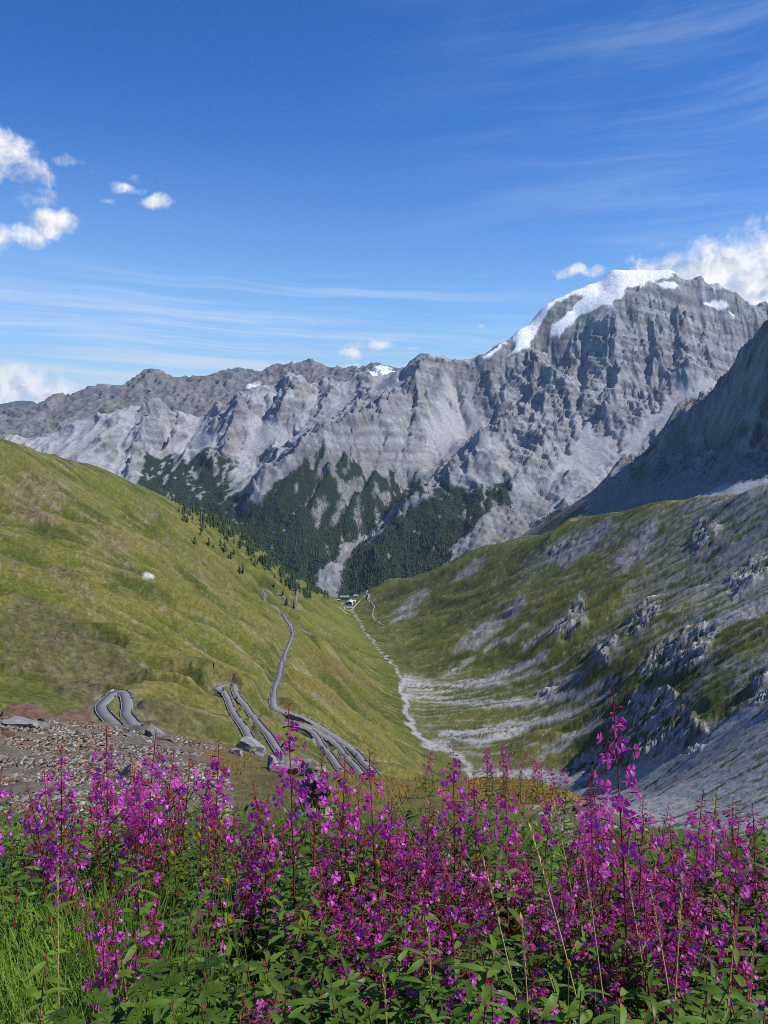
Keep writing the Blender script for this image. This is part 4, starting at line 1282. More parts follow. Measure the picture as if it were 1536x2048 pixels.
def tree_copy(o, parent=None):
    c = o.copy()
    col.objects.link(c)
    c.parent = parent
    for ch in o.children:
        tree_copy(ch, c)
    return c


def build_inn():
    wall_w = material('white_render', (.62, .58, .52), .9, .2, .12, .4)
    wall_o = material('ochre_render', (.52, .33, .20), .9, .2, .15, .4)
    wall_b = material('stone_render', (.36, .32, .26), .9, .2, .2, .4)
    roof_g = material('sheet_metal_roof', (.50, .52, .54), .45, .5, .10, .5)
    roof_b = material('blue_grey_metal_roof', (.24, .29, .38), .45, .5, .10, .5)
    dark = material('dark_opening', (.02, .02, .022), .5, .5)
    wood = material('dark_timber', (.05, .038, .028), .85, .2, .2, 1.0)

    def house(name, u, v, w, d, h, rise, rz, wallm, roofm, label, wins, along='y', side_wall=None, base=6.0):
        """gabled house; ridge along its own y (front gable to -y) or x"""
        x, y, z = gpoint(u, v)
        t = empty(name, (x, y + d / 2, z), label, 'building', rz=rz)
        m = MB()
        w2, d2 = w / 2, d / 2
        m.box(-w2, w2, -d2, d2, -base, h)
        if along == 'y':
            for s in (-1, 1):
                yy = d2 * s
                m.face([(-w2, yy, h), (w2, yy, h), (0, yy, h + rise)][::-s])
        else:
            for s in (-1, 1):
                xx = w2 * s
                m.face([(xx, -d2, h), (xx, d2, h), (xx, 0, h + rise)][::s])
        put('wall', m.mesh('wall'), wallm, parent=t)
        r = MB()
        e = .8
        th = .35
        if along == 'y':
            k = rise / w2
            for s in (-1, 1):
                a = [(0, -d2 - e, h + rise + .05), (0, d2 + e, h + rise + .05), (s * (w2 + e), d2 + e, h - k * e + .05), (s * (w2 + e), -d2 - e, h - k * e + .05)]
                r.face(a[::s]); r.face([(p[0], p[1], p[2] + th) for p in a][::-s])
                for i in range(4):
                    p, q = a[i], a[(i + 1) % 4]
                    r.face([p, q, (q[0], q[1], q[2] + th), (p[0], p[1], p[2] + th)])
        else:
            k = rise / d2
            for s in (-1, 1):
                a = [(-w2 - e, 0, h + rise + .05), (w2 + e, 0, h + rise + .05), (w2 + e, s * (d2 + e), h - k * e + .05), (-w2 - e, s * (d2 + e), h - k * e + .05)]
                r.face(a[::-s]); r.face([(p[0], p[1], p[2] + th) for p in a][::s])
                for i in range(4):
                    p, q = a[i], a[(i + 1) % 4]
                    r.face([p, q, (q[0], q[1], q[2] + th), (p[0], p[1], p[2] + th)])
        roof = put('roof', r.mesh('roof'), roofm, parent=t)
        ch = MB(); ch.box(-.6, .6, -.6, .6, 0, 2.2)
        c = put('chimney', ch.mesh('chimney'), wallm, parent=roof)
        c.location = (w * .12, d * .2, h + rise * .7)
        for (face, a, b, ww, hh) in wins:
            q = MB()
            if face == 'f':
                q.box(a - ww / 2, a + ww / 2, -d2 - .08, -d2 + .05, b, b + hh)
            elif face == 'r':
                q.box(w2 - .05, w2 + .08, a - ww / 2, a + ww / 2, b, b + hh)
            else:
                q.box(-w2 - .08, -w2 + .05, a - ww / 2, a + ww / 2, b, b + hh)
            put('window', q.mesh('window'), dark, parent=t)
        return t, (x, y, z)
    # main inn: metal gable roof, dark timber gable above a pale front, ochre side
    t, (x, y, z) = house('mountain_inn', 700, 1211, 14.5, 24, 8.5, 3.2, R(-8), wall_w, roof_g, 'large inn with pale metal gable roof and dark timber gable front in the valley', [('f', -4.5, 1.0, 1.6, 2.2), ('f', -1.5, 1.0, 1.6, 2.2), ('f', 1.8, 1.0, 1.6, 2.2), ('f', 5, 1.0, 1.6, 2.2),
                                                                                                                                             ('r', -8, 4.5, 1.3, 1.7), ('r', -4, 4.5, 1.3, 1.7), ('r', 0, 4.5, 1.3, 1.7), ('r', 4, 4.5, 1.3, 1.7)])
    g = MB()
    g.face([(-6.6, -12.12, 4.2), (6.6, -12.12, 4.2), (6.6, -12.12, 8.4), (0, -12.12, 11.2), (-6.6, -12.12, 8.4)])
    g.face([(-6.6, -11.9, 4.2), (6.6, -11.9, 4.2), (6.6, -11.9, 8.4), (0, -11.9, 11.2), (-6.6, -11.9, 8.4)][::-1])
    put('timber_gable', g.mesh('timber_gable'), wood, parent=t)
    pl = MB()
    for i in range(-3, 4):
        pl.box(i * 2.1 - .12, i * 2.1 + .12, -12.7, -12.45, 4.2, 8.6 + (3 - abs(i)) * .7)
    put('timber_post', pl.mesh('timber_post'), wall_w, parent=t)
    house('annex_house', 708, 1208, 8, 12, 7, 1.6, R(-8), wall_o, roof_g, 'ochre annex with low metal roof built against the right side of the inn', [('f', -2, 1, 1.4, 1.8), ('f', 2, 1, 1.4, 1.8), ('f', -2, 4, 1.4, 1.6), ('f', 2, 4, 1.4, 1.6)])
    house('lodge_house', 689, 1201, 25, 11, 9.5, 3.0, R(2), wall_b, roof_b, 'long stone lodge with blue grey roof and two rows of windows behind the inn', [('f', -10.5 + i * 3, z_, 1.3, 1.9) for i in range(8) for z_ in (1.2, 5.2)], along='x')
    house('barn_house', 711, 1196, 11, 9, 6, 2.4, R(6), wall_o, roof_b, 'small house with grey roof highest up the slope behind the inn', [('f', -3, 1.5, 1.4, 1.6), ('f', 3, 1.5, 1.4, 1.6)], along='x')
    house('storage_shed', 684, 1211, 5, 6, 4.5, 1.2, R(10), wall_w, roof_g, 'little white shed left of the inn', [('f', 0, 0, 2.0, 2.4)])
    house('garage_shed', 677, 1202, 8, 6, 3.2, .8, R(-15), wood, roof_g, 'low dark timber garage left of the long lodge', [('f', 0, 0, 4, 2.2)], along='x')
    # terrace car park in front of the inn
    x, y, z = gpoint(698, 1217)
    p = MB()
    p.box(-10, 10, 0, 15, -6, 1.2)
    o = put('parking_terrace', p.mesh('parking_terrace'), material('gravel_terrace', (.27, .265, .265), .95, .1, .15, .3), kind='structure')
    o.location = (x, y, z); o.rotation_euler = (0, 0, R(-6))
    # footpaths near the inn
    M_P = material('gravel_path', (.36, .345, .31), .95, .1, .2, .2)
    for L, w in (([(703, 1219), (709, 1213), (717, 1205), (725, 1196), (733, 1190), (735, 1182), (734, 1175), (748, 1167)], 2.0), ([(688, 1213), (689, 1219), (695, 1221), (704, 1219)], 1.6),
                 ([(735, 1200), (744, 1207), (750, 1214), (744, 1226), (748, 1240), (760, 1247), (770, 1251)], 1.2), ([(668, 1207), (676, 1213), (684, 1220), (695, 1229)], 1.5), ([(733, 1188), (740, 1192), (736, 1200)], 5.0)):
        P = np.array(L, float)
        x, y, z = cast(P[:, 0], P[:, 1])
        W = spline(np.stack((x, y, z), 1), 4.0)
        W[:, 2] = VZ(W[:, 0], W[:, 1])
        V, Fc = ribbon(W, -w, w, .5)
        n = len(V)
        V += [(a, b, c - 1.5) for a, b, c in V]
        for i in range(n // 2 - 1):
            Fc.append((2 * i, 2 * i + 2, n + 2 * i + 2, n + 2 * i)); Fc.append((2 * i + 1, n + 2 * i + 1, n + 2 * i + 3, 2 * i + 3))
        put('path', mesh_from('path', V, Fc, False), M_P, kind='structure')


def build_pylons():
    st = material('galvanised_steel', (.35, .36, .37), .5, .5, .1, 1.0)
    for (u, v, h, arm, lab) in ((944, 1101, 26, 9, 'grey steel lattice pylon on the grassy shoulder before the far forest'), (778, 1157, 11, 7, 'short cableway mast with a cross arm on the knoll above the inn')):
        x, y, z = gpoint(u, v)
        t = empty('steel_pylon', (x, y, z - 1), lab, 'pylon')
        m = MB()
        b = h * .09
        for sx in (-1, 1):
            for sy in (-1, 1):
                m.tube([(sx * b, sy * b, 0), (sx * b * .25, sy * b * .25, h)], .18, 4)
        n = 7
        br = MB()
        for i in range(n):
            a0 = b * (1 - .75 * i / n); a1 = b * (1 - .75 * (i + 1) / n); z0 = h * i / n; z1 = h * (i + 1) / n
            for s in (-1, 1):
                br.tube([(-a0, s * a0, z0), (a1, s * a1, z1)], .08, 3); br.tube([(a0, s * a0, z0), (-a1, s * a1, z1)], .08, 3)
                br.tube([(s * a0, -a0, z0), (s * a1, a1, z1)], .08, 3)
        put('leg', m.mesh('leg'), st, parent=t)
        put('brace', br.mesh('brace'), st, parent=t)
        for k in (.80, .95):
            c = MB(); c.tube([(-arm / 2, 0, h * k), (0, 0, h * k + .4), (arm / 2, 0, h * k)], .16, 4)
            put('cross_arm', c.mesh('cross_arm'), st, parent=t)


def build_traffic():
    glass = material('car_glass', (.02, .025, .03), .1, .6)
    tyre = material('tyre_rubber', (.02, .02, .02), .8, .2)
    paints = {'white': material('white_car_paint', (.75, .75, .75), .25, .5), 'black': material('black_car_paint', (.03, .03, .035), .25, .5), 'blue': material('blue_car_paint', (.05, .09, .20), .25, .5), 'silver': material('silver_car_paint', (.42, .43, .44), .3, .5)}

    def car(colour):
        body = MB()
        # side profile lofted across the width
        prof = [(-2.1, .35), (-2.15, .75), (-1.2, .95), (-.65, 1.42), (.95, 1.45), (1.75, 1.0), (2.1, .9), (2.12, .35)]
        for s in (-1, 1):
            body.face([(s * (.85 if z < 1.2 else .70), y, z) for y, z in prof][::-s])
        for i in range(len(prof)):
            (y0, z0), (y1, z1) = prof[i], prof[(i + 1) % len(prof)]
            w0 = .85 if z0 < 1.2 else .70; w1 = .85 if z1 < 1.2 else .70
            body.face([(-w0, y0, z0), (w0, y0, z0), (w1, y1, z1), (-w1, y1, z1)][::-1])
        t = empty('car', (0, 0, 0))
        put('body', body.mesh('body'), paints[colour], parent=t)
        for pts in ([(-.66, -1.16, .99), (.66, -1.16, .99), (.60, -.70, 1.39), (-.60, -.70, 1.39)], [(.66, 1.70, 1.05), (-.66, 1.70, 1.05), (-.60, 1.02, 1.42), (.60, 1.02, 1.42)]):
            w = MB(); w.face([(x, y + (-.03 if y < 0 else .03), z + .03) for x, y, z in pts])
            put('windscreen', w.mesh('windscreen'), glass, parent=t)
        for s in (-1, 1):
            w = MB(); w.face([(s * .865, -1.0, 1.0), (s * .865, 1.5, 1.0), (s * .735, .9, 1.40), (s * .735, -.6, 1.38)])
            put('side_window', w.mesh('side_window'), glass, parent=t)
            for yy in (-1.3, 1.3):
                w = MB(); w.disc((s * .80, yy, .33), .33, .22, 12)
                put('wheel', w.mesh('wheel'), tyre, parent=t)
        return t

    def moto():
        t = empty('motorcycle', (0, 0, 0))
        b = MB()
        b.tube([(0, -.55, .62), (0, -.2, .85), (0, .2, .80), (0, .75, .88)], [.12, .20, .17, .09], 6)
        b.box(-.18, .18, -.25, .3, .30, .66)
        put('body', b.mesh('body', smooth=True), paints['black'], parent=t)
        f = MB(); f.tube([(0, -.75, .32), (0, -.5, 1.02)], .05, 5); f.tube([(-.36, -.45, 1.05), (.36, -.45, 1.05)], .025, 4)
        put('fork', f.mesh('fork'), paints['silver'], parent=t)
        for yy in (-.75, .75):
            w = MB(); w.disc((0, yy, .32), .32, .14, 12)
            put('wheel', w.mesh('wheel'), tyre, parent=t)
        return t
    riding = material('riding_suit', (.035, .035, .04), .7, .3)
    helm = material('helmet_shell', (.35, .33, .32), .3, .5)

    def rider_mesh():
        m = MB()
        # trunk, then limbs rooted inside it
        m.tube([(0, .25, .80), (0, .22, .95), (0, .05, 1.22), (0, -.05, 1.38), (0, -.08, 1.48)], [.16, .18, .20, .15, .07], 8)
        m.tube([(0, -.10, 1.46), (0, -.12, 1.56), (0, -.13, 1.66), (0, -.13, 1.74)], [.08, .13, .14, .05], 8, 1)
        for s in (-1, 1):
            m.tube([(s * .15, -.03, 1.36), (s * .27, -.15, 1.16), (s * .32, -.42, 1.08)], [.07, .055, .045], 6)
            m.tube([(s * .09, .2, .88), (s * .24, -.18, .80), (s * .22, .12, .40), (s * .22, 0, .33)], [.10, .085, .06, .05], 6)
        return m.mesh('person', (riding, helm), True)
    rm = rider_mesh()
    cars = [(579, 1249, 'white', 'white car below the sharp kink of the long road'), (581, 1266, 'black', 'black car just below the white car on the long road'), (570, 1299, 'silver', 'silver car at the narrow part of the long road'),
            (655, 1205, 'black', 'black car on the last stretch before the inn'), (587, 1163, 'white', 'white car at the far top bend above the inn'), (650, 1496, 'blue', 'dark blue car climbing the lower stretch beside the guard wall')]
    for u, v, c, lab in cars:
        p, h, gr = on_road(u, v)
        t = car(c)
        t.location = (p[0] + math.sin(h) * .9, p[1] - math.cos(h) * .9, p[2] + .03)
        t.rotation_euler = (math.atan(gr), 0, h - R(90)); t.scale = (.82, .82, .82)
        t['label'] = lab; t['category'] = 'car'; t['group'] = 'cars on the pass road'
    proto = moto()
    bikes = [(443, 1386, 'on the left leg of the middle hairpin'), (464, 1372, 'at the top of the middle hairpin'), (470, 1403, 'upper one on the right leg of the middle hairpin'), (505, 1438, 'lower one on the right leg of the middle hairpin'),
             (581, 1286, 'below the black car on the long road'), (565, 1321, 'upper one on the long straight'), (560, 1346, 'lower one on the long straight'), (712, 1512, 'on the lowest stretch beside the pink flowers'), (602, 1254, 'on the far double bend')]
    for i, (u, v, lab) in enumerate(bikes):
        p, h, gr = on_road(u, v)
        t = proto if i == 0 else tree_copy(proto)
        t.location = (p[0] + math.sin(h) * .8, p[1] - math.cos(h) * .8, p[2] + .03)
        t.rotation_euler = (math.atan(gr), 0, h + R(90))
        t['label'] = 'black motorcycle ' + lab; t['category'] = 'motorcycle'; t['group'] = 'motorcycles on the pass road'
        r = put('person', rm, label='rider in dark clothes, ' + lab, cat='person', group='riders on motorcycles')
        r.location = t.location; r.rotation_euler = t.rotation_euler


build_roads()
build_inn()
build_pylons()
build_traffic()

# ------------------------------------------------------------------ conifers
def leaf_green(name, colour, colour2, trans=.25, rough=.6, scale=3.0, per_object=True, spec=.25):
    m = bpy.data.materials.new(name)
    m.use_nodes = True
    T = NT(m.node_tree)
    b = T.n['Principled BSDF']
    out = T.n['Material Output']
    geo = T.new('ShaderNodeNewGeometry')
    n = T.noise(geo.outputs['Position'], scale, 3.0, .6)
    f = T.step(n, .35, .65)
    if per_object:
        oi = T.new('ShaderNodeObjectInfo')
        f = T.math('MULTIPLY_ADD', f, .5, T.math('MULTIPLY', oi.outputs['Random'], .6), clamp=True)
    c = T.mix(f, (*colour, 1), (*colour2, 1))
    T.l.new(c, b.inputs['Base Color'])
    b.inputs['Roughness'].default_value = rough
    b.inputs['Specular IOR Level'].default_value = spec
    if trans:
        tr = T.new('ShaderNodeBsdfTranslucent')
        T.l.new(T.mix(1.0, c, (1.25, 1.2, .75, 1), 'MULTIPLY'), tr.inputs[0])
        mx = T.new('ShaderNodeMixShader')
        mx.inputs[0].default_value = trans
        T.l.new(b.outputs[0], mx.inputs[1]); T.l.new(tr.outputs[0], mx.inputs[2])
        T.l.new(mx.outputs[0], out.inputs[0])
    return m


M_PINE = leaf_green('pine_needles', (.018, .034, .012), (.036, .058, .020), 0, .8, .1)
M_BARK = material('pine_bark', (.09, .065, .045), .95, .1, .3, 3.0)


def conifer_arrays(seed, tiers, pts, h=1.0, w=.20):
    """a ragged spire of drooping branch tiers (unit height)"""
    g = random.Random(seed)
    V, Fc = [], []
    for k in range(tiers):
        z1 = .12 + .88 * k / tiers
        z2 = min(1.0, z1 + 1.9 * .88 / tiers)
        r = w * (1 - .92 * k / tiers) * g.uniform(.8, 1.15)
        b = len(V)
        V.append((g.uniform(-.01, .01), g.uniform(-.01, .01), z2 * h))
        ph = g.random() * 6.28
        for j in range(pts * 2):
            rr = r * (g.uniform(.85, 1.2) if j % 2 == 0 else g.uniform(.45, .7))
            t = ph + math.pi * j / pts
            V.append((rr * math.cos(t), rr * math.sin(t), (z1 - (.03 if j % 2 == 0 else -.02) * g.uniform(.5, 1.3)) * h))
        for j in range(pts * 2):
            Fc.append((b, b + 1 + j, b + 1 + (j + 1) % (pts * 2)))
    return np.array(V), np.array(Fc)


SKY_U = [330, 360, 400, 440, 480, 500, 540, 580, 620, 660, 690]
SKY_V = [994, 1009, 1023, 1040, 1065, 1080, 1113, 1146, 1172, 1192, 1199]     # skyline of the left slope


def build_conifers():
    protos = []
    for s in range(5):
        V, Fc = conifer_arrays(s, 7, 6, 1.0, .19 + .02 * (s % 3))
        cm = mesh_from('crown', V, Fc, False); cm.materials.append(M_PINE)
        t = MB(); t.tube([(0, 0, -.08), (0, 0, .1), (0, 0, .5)], [.022, .018, .008], 5)
        tm = t.mesh('trunk', (M_BARK,))
        protos.append((cm, tm))
    g = np.random.default_rng(21)
    reg = [(330, 985), (400, 1008), (500, 1075), (600, 1148), (660, 1188), (690, 1200), (650, 1192), (605, 1168), (575, 1150), (540, 1138), (500, 1128), (470, 1110), (430, 1085), (380, 1050), (340, 1020)]
    u = g.uniform(330, 690, 15000); v = g.uniform(985, 1200, 15000)
    sk = np.interp(u, SKY_U, SKY_V)     # skyline of the slope
    below = v - sk
    dens = sstep(40, 2, below) * np.interp(u, [330, 400, 470, 560, 640], [.1, .4, 1.6, 3.0, 2.6])
    dens = np.maximum(dens, .022 * sstep(90, 20, below) * (u > 380))
    clump = fbm(u / 22, v / 14, 2, seed=9)
    ok = (below > 0) & (g.random(15000) < dens * sstep(-.3, .35, clump)) & (sdist(reg, u, v) > -50)
    u, v = u[ok], v[ok]
    extra = [(480, 1147), (486, 1149), (427, 1098), (401, 1073), (366, 1030), (375, 1048), (385, 1040), (369, 1019), (441, 1092), (462, 1118), (503, 1122), (511, 1130), (345, 1002), (413, 1043), (468, 1112), (590, 1187), (574, 1213), (588, 1217)]
    u = np.r_[u, [e[0] for e in extra]]; v = np.r_[v, [e[1] for e in extra]]
    x, y, z = cast(u, v)
    keep = y < 2700
    x, y, z, u, v = x[keep], y[keep], z[keep], u[keep], v[keep]
    n = len(x)
    sel = np.arange(n) if n <= 295 else g.permutation(n)[:295]
    hs = g.uniform(8, 18, n)
    for i in sel:
        cm, tm = protos[int(g.integers(5))]
        down = v[i] - np.interp(u[i], SKY_U, SKY_V)
        size = 'tall' if hs[i] > 14.5 else ('mid-sized' if hs[i] > 11 else 'small')
        along = next(t for lim, t in ((400, 'high up the left slope'), (450, 'above the white rock on the left slope'), (500, 'halfway down the left crest'), (540, 'above the far hairpin'), (580, 'above the far road bends'), (620, 'beside the far top bend'), (9999, 'just above the inn')) if u[i] < lim)
        row = 'on the skyline' if down < 9 else ('just below the skyline' if down < 24 else 'standing apart on the grass')
        lab, grp = f'{size} dark pine {row} {along}', 'pines on the left slope'
        o = empty('pine_tree', (x[i], y[i], z[i]), lab, 'tree', grp, rz=float(g.uniform(0, 6.28)))
        s = float(hs[i])
        o.scale = (s * float(g.uniform(.9, 1.3)), s * float(g.uniform(.9, 1.3)), s)
        put('crown', cm, parent=o); put('trunk', tm, parent=o)
    rest = np.setdiff1d(np.arange(n), sel)
    print('pines', n)
    # the wood on the mountain opposite: too many to count
    X, Y, Z, forest, U, V, vis = MT
    jj, ii = np.nonzero((g.random(forest.shape) < sstep(.02, .5, forest)) & (forest > .03) & vis)
    pk = g.permutation(len(jj))[:24000]
    jj, ii = jj[pk], ii[pk]
    dens = (V[jj, ii] > 985) | (g.random(len(jj)) < .55)
    jj, ii = jj[dens], ii[dens]
    bx = np.r_[X[jj, ii] + g.uniform(-4, 4, len(jj)), x[rest]]; by = np.r_[Y[jj, ii] + g.uniform(-4, 4, len(jj)), y[rest]]; bz = np.r_[Z[jj, ii], z[rest]]
    hh = np.r_[g.uniform(8, 19, len(jj)) * np.interp(V[jj, ii], [900, 1000, 1100], [.45, .75, 1.15]), hs[rest]]
    N = len(bx)
    base_V = []
    tiers = [conifer_arrays(40 + k, 2, 3, 1.0, .22) for k in range(4)]
    VV, FF = [], []
    off = 0
    which = g.integers(0, 4, N)
    for k in range(4):
        tv, tf = tiers[k]
        m = which == k
        c = int(m.sum())
        ang_ = g.uniform(0, 6.28, c)
        ca, sa = np.cos(ang_)[:, None], np.sin(ang_)[:, None]
        h = hh[m][:, None]
        px = bx[m][:, None] + (tv[None, :, 0] * ca - tv[None, :, 1] * sa) * h * 1.15
        py = by[m][:, None] + (tv[None, :, 0] * sa + tv[None, :, 1] * ca) * h * 1.15
        pz = bz[m][:, None] - 1.5 + tv[None, :, 2] * h
        VV.append(np.stack((px, py, pz), -1).reshape(-1, 3))
        FF.append((tf[None] + (np.arange(c) * len(tv))[:, None, None]).reshape(-1, 3) + off)
        off += c * len(tv)
    me = mesh_from('forest', np.concatenate(VV), np.concatenate(FF), False)
    put('forest', me, M_PINE, label='dark conifer forest on the foot of the mountain across the valley', cat='forest', kind='stuff')


build_conifers()

# ------------------------------------------------------------------ the knoll at the viewer's feet
EDGE = [(-300, 1420, 13), (-100, 1424, 13), (0, 1428, 13), (60, 1428, 13), (130, 1434, 12.5), (200, 1448, 12), (290, 1458, 12), (330, 1465, 11.5), (400, 1482, 11.5), (450, 1488, 12), (500, 1492, 12.5), (560, 1522, 11.5), (620, 1542, 10), (690, 1556, 11.5), (750, 1572, 12),
        (800, 1578, 11.5), (870, 1570, 12), (950, 1560, 13), (1000, 1556, 13.5), (1060, 1558, 13.5), (1120, 1568, 12.5), (1180, 1582, 11), (1220, 1606, 9.5), (1260, 1645, 8.5), (1300, 1672, 8), (1400, 1690, 8), (1536, 1694, 8), (1800, 1700, 8)]
MID = [(-100, 1640, 4.9), (0, 1640, 4.9), (300, 1612, 5.2), (600, 1640, 4.9), (900, 1640, 5), (1100, 1655, 4.9), (1300, 1740, 4.4), (1536, 1740, 4.4), (0, 1530, 7.6), (300, 1525, 7.8), (600, 1590, 6.9), (900, 1606, 7.4), (1050, 1606, 7.6), (150, 1480, 9.8), (-100, 1530, 7.6)]


def build_knoll_field():
    pts = [at(*p) for p in EDGE + MID]
    for p in EDGE:
        x, y, z = at(*p)
        for k, dz in ((1.5, .9), (4, 3.6), (9, 10.0), (20, 24.0), (45, 50.0)):
            pts.append((x * (1 + k / y), y + k, z - dz))
    for x in (-4, -2, -1, 0, 1, 2, 4):
        for y in (-4, -2, 0, 1.2):
            pts.append((x, y, -.02 * max(y, 0)))
        pts.append((x, 2.4, -.22)); pts.append((x * 1.3, 3.5, -.46))
    P = np.array(pts)
    P[:, :2] *= 100.0
    ev = rbf_fit(P)
    gx = np.arange(-36, 36, .3); gy = np.arange(-5, 64, .3)
    X, Y = np.meshgrid(gx, gy)
    return Field(gx[0], gy[0], .3, blur(ev(X * 100, Y * 100), 2))


KZ = build_knoll_field()


def kcast(u, v):
    u = np.atleast_1d(np.asarray(u, float)); v = np.atleast_1d(np.asarray(v, float))
    dx, dy, dz = ray(u, v)
    ys = np.exp(np.linspace(math.log(1.0), math.log(20), 600))
    t = ys[None, :] / dy[:, None]
    x = dx[:, None] * t; z = CAM[2] + dz[:, None] * t
    g = KZ(x, np.broadcast_to(ys, x.shape))
    hit = z <= g
    k = np.where(hit.any(1), hit.argmax(1), len(ys) - 1)
    i = np.arange(len(u))
    return x[i, k], ys[k], g[i, k], hit.any(1)


def knoll_masks(X, Y, Z):
    U, V = proj(X, Y, Z)
    n = fbm(X / .9, Y / .9, 3, seed=701)
    wu = U + 50 * n; wv = V + 14 * fbm(X / .7, Y / .7, 3, seed=705)
    gravel = np.maximum(sstep(-25, 25, sdist([(-300, 1380), (430, 1440), (420, 1560), (500, 1640), (560, 1720), (-300, 1760)], wu, wv)), sstep(-14, 14, sdist([(1080, 1605), (1180, 1590), (1260, 1640), (1320, 1700), (1300, 1760), (1120, 1720), (1060, 1650)], wu, wv)))
    gold = np.maximum(sstep(-14, 14, sdist([(900, 1540), (1000, 1530), (1190, 1545), (1200, 1600), (1080, 1610), (930, 1590)], wu, wv)), .3 * sstep(-14, 14, sdist([(370, 1470), (470, 1480), (520, 1530), (450, 1560), (400, 1520)], wu, wv)))
    moss = sstep(-14, 14, sdist([(660, 1540), (780, 1550), (900, 1560), (900, 1610), (680, 1610), (620, 1580)], wu, wv)) * .6
    return gravel, gold, moss


def build_knoll():
    A = np.linspace(-.85, .85, 380)
    r = np.linspace(0, 1, 420)
    Yr = -3.0 + 58.0 * (r ** 2.2)
    X = A[None, :] * (Yr[:, None] + 4.5)
    Y = np.broadcast_to(Yr[:, None], X.shape).copy()
    Z = KZ(X, Y)
    gravel, gold, moss = knoll_masks(X, Y, Z)
    Z = Z + .05 * fbm(X / .8, Y / .8, 4, seed=711) + .018 * fbm(X / .12, Y / .12, 3, seed=715) * (1 + gravel)
    f = fbm(X / .25, Y / .25, 4, .6, seed=721); f2 = fbm(X / .07, Y / .07, 3, .6, seed=725)
    C = np.zeros(Z.shape + (3,)) + np.array((.085, .075, .028))
    C = mixc(C, sstep(-.2, .5, f), (.13, .105, .045))
    C = mixc(C, gravel * .95, np.array((.135, .115, .088)) * (1 + .35 * f2 + .2 * f)[..., None])
    C = mixc(C, gold * .9, np.array((.20, .125, .030)) * (1 + .3 * f + .25 * f2)[..., None])
    C = mixc(C, moss * .9, np.array((.16, .135, .028)) * (1 + .3 * f + .3 * f2)[..., None])
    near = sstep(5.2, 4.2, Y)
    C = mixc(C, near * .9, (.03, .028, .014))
    C = mixc(C, sstep(16, 24, Y), (.09, .09, .03))
    me, used = grid_mesh('ground', X, Y, Z)
    set_colour(me, np.clip(C, .008, .8).reshape(-1, 3)[used])
    put('ground', me, terrain_material('stony_ground', 22.0, var=.25, bump=.5, bdist=.01), kind='structure')


build_knoll()


# ---- rocks
def rock_material(name, c1, c2, scale=9.0):
    m = bpy.data.materials.new(name)
    m.use_nodes = True
    T = NT(m.node_tree)
    b = T.n['Principled BSDF']
    b.inputs['Roughness'].default_value = .9
    b.inputs['Specular IOR Level'].default_value = .25
    geo = T.new('ShaderNodeNewGeometry')
    oi = T.new('ShaderNodeObjectInfo')
    n = T.noise(geo.outputs['Position'], scale, 8.0, .68)
    c = T.mix(T.step(n, .32, .68), (*c1, 1), (*c2, 1))
    k = T.math('MULTIPLY_ADD', oi.outputs['Random'], .5, .75)
    c = T.mix(1.0, c, T.vec(k, k, k), 'MULTIPLY')
    lich = T.step(T.noise(geo.outputs['Position'], scale * 4, 4.0, .6), .60, .68)
    c = T.mix(T.math('MULTIPLY', lich, .35), c, (.30, .29, .22, 1))
    T.l.new(c, b.inputs['Base Color'])
    bm = T.new('ShaderNodeBump')
    bm.inputs['Strength'].default_value = .6
    bm.inputs['Distance'].default_value = .03
    T.l.new(n, bm.inputs['Height'])
    T.l.new(bm.outputs[0], b.inputs['Normal'])
    return m


R_GREY = rock_material('grey_rock', (.15, .148, .142), (.29, .285, .27))
R_RUST = rock_material('rusty_rock', (.095, .055, .038), (.18, .11, .07))
R_TAN = rock_material('tan_rock', (.20, .155, .105), (.33, .27, .19))
R_DARK = rock_material('dark_rock', (.07, .06, .05), (.15, .125, .10))


def rock_mesh(seed, flat=.5, cuts=9, sub=0):
    """an angular stone: a block cut by random planes"""
    import bmesh
    g = random.Random(seed)
    bm = bmesh.new()
    bmesh.ops.create_cube(bm, size=1.0)
    for v in bm.verts:
        v.co += Vector((g.uniform(-.18, .18), g.uniform(-.18, .18), g.uniform(-.12, .12)))
    for _ in range(cuts):
        nrm = Vector((g.gauss(0, 1), g.gauss(0, 1), g.gauss(0, .8))).normalized()
        d = g.uniform(.36, .52)
        res = bmesh.ops.bisect_plane(bm, geom=bm.verts[:] + bm.edges[:] + bm.faces[:], plane_co=nrm * d, plane_no=nrm, clear_outer=True)
        ed = [e for e in bm.edges if e.is_boundary]
        if ed:
            bmesh.ops.edgeloop_fill(bm, edges=ed)
    for v in bm.verts:
        v.co.z *= flat
    if sub:
        bmesh.ops.triangulate(bm, faces=bm.faces[:])
        bmesh.ops.subdivide_edges(bm, edges=bm.edges[:], cuts=sub, use_grid_fill=True)
        for v in bm.verts:
            p = v.co * 5
            from mathutils import noise as mn
            v.co += v.co.normalized() * mn.fractal(p + Vector((seed, 0, 0)), 1.0, 2.0, 4) * .055
    bmesh.ops.recalc_face_normals(bm, faces=bm.faces[:])
    me = bpy.data.meshes.new('rock')
    bm.to_mesh(me)
    bm.free()
    return me


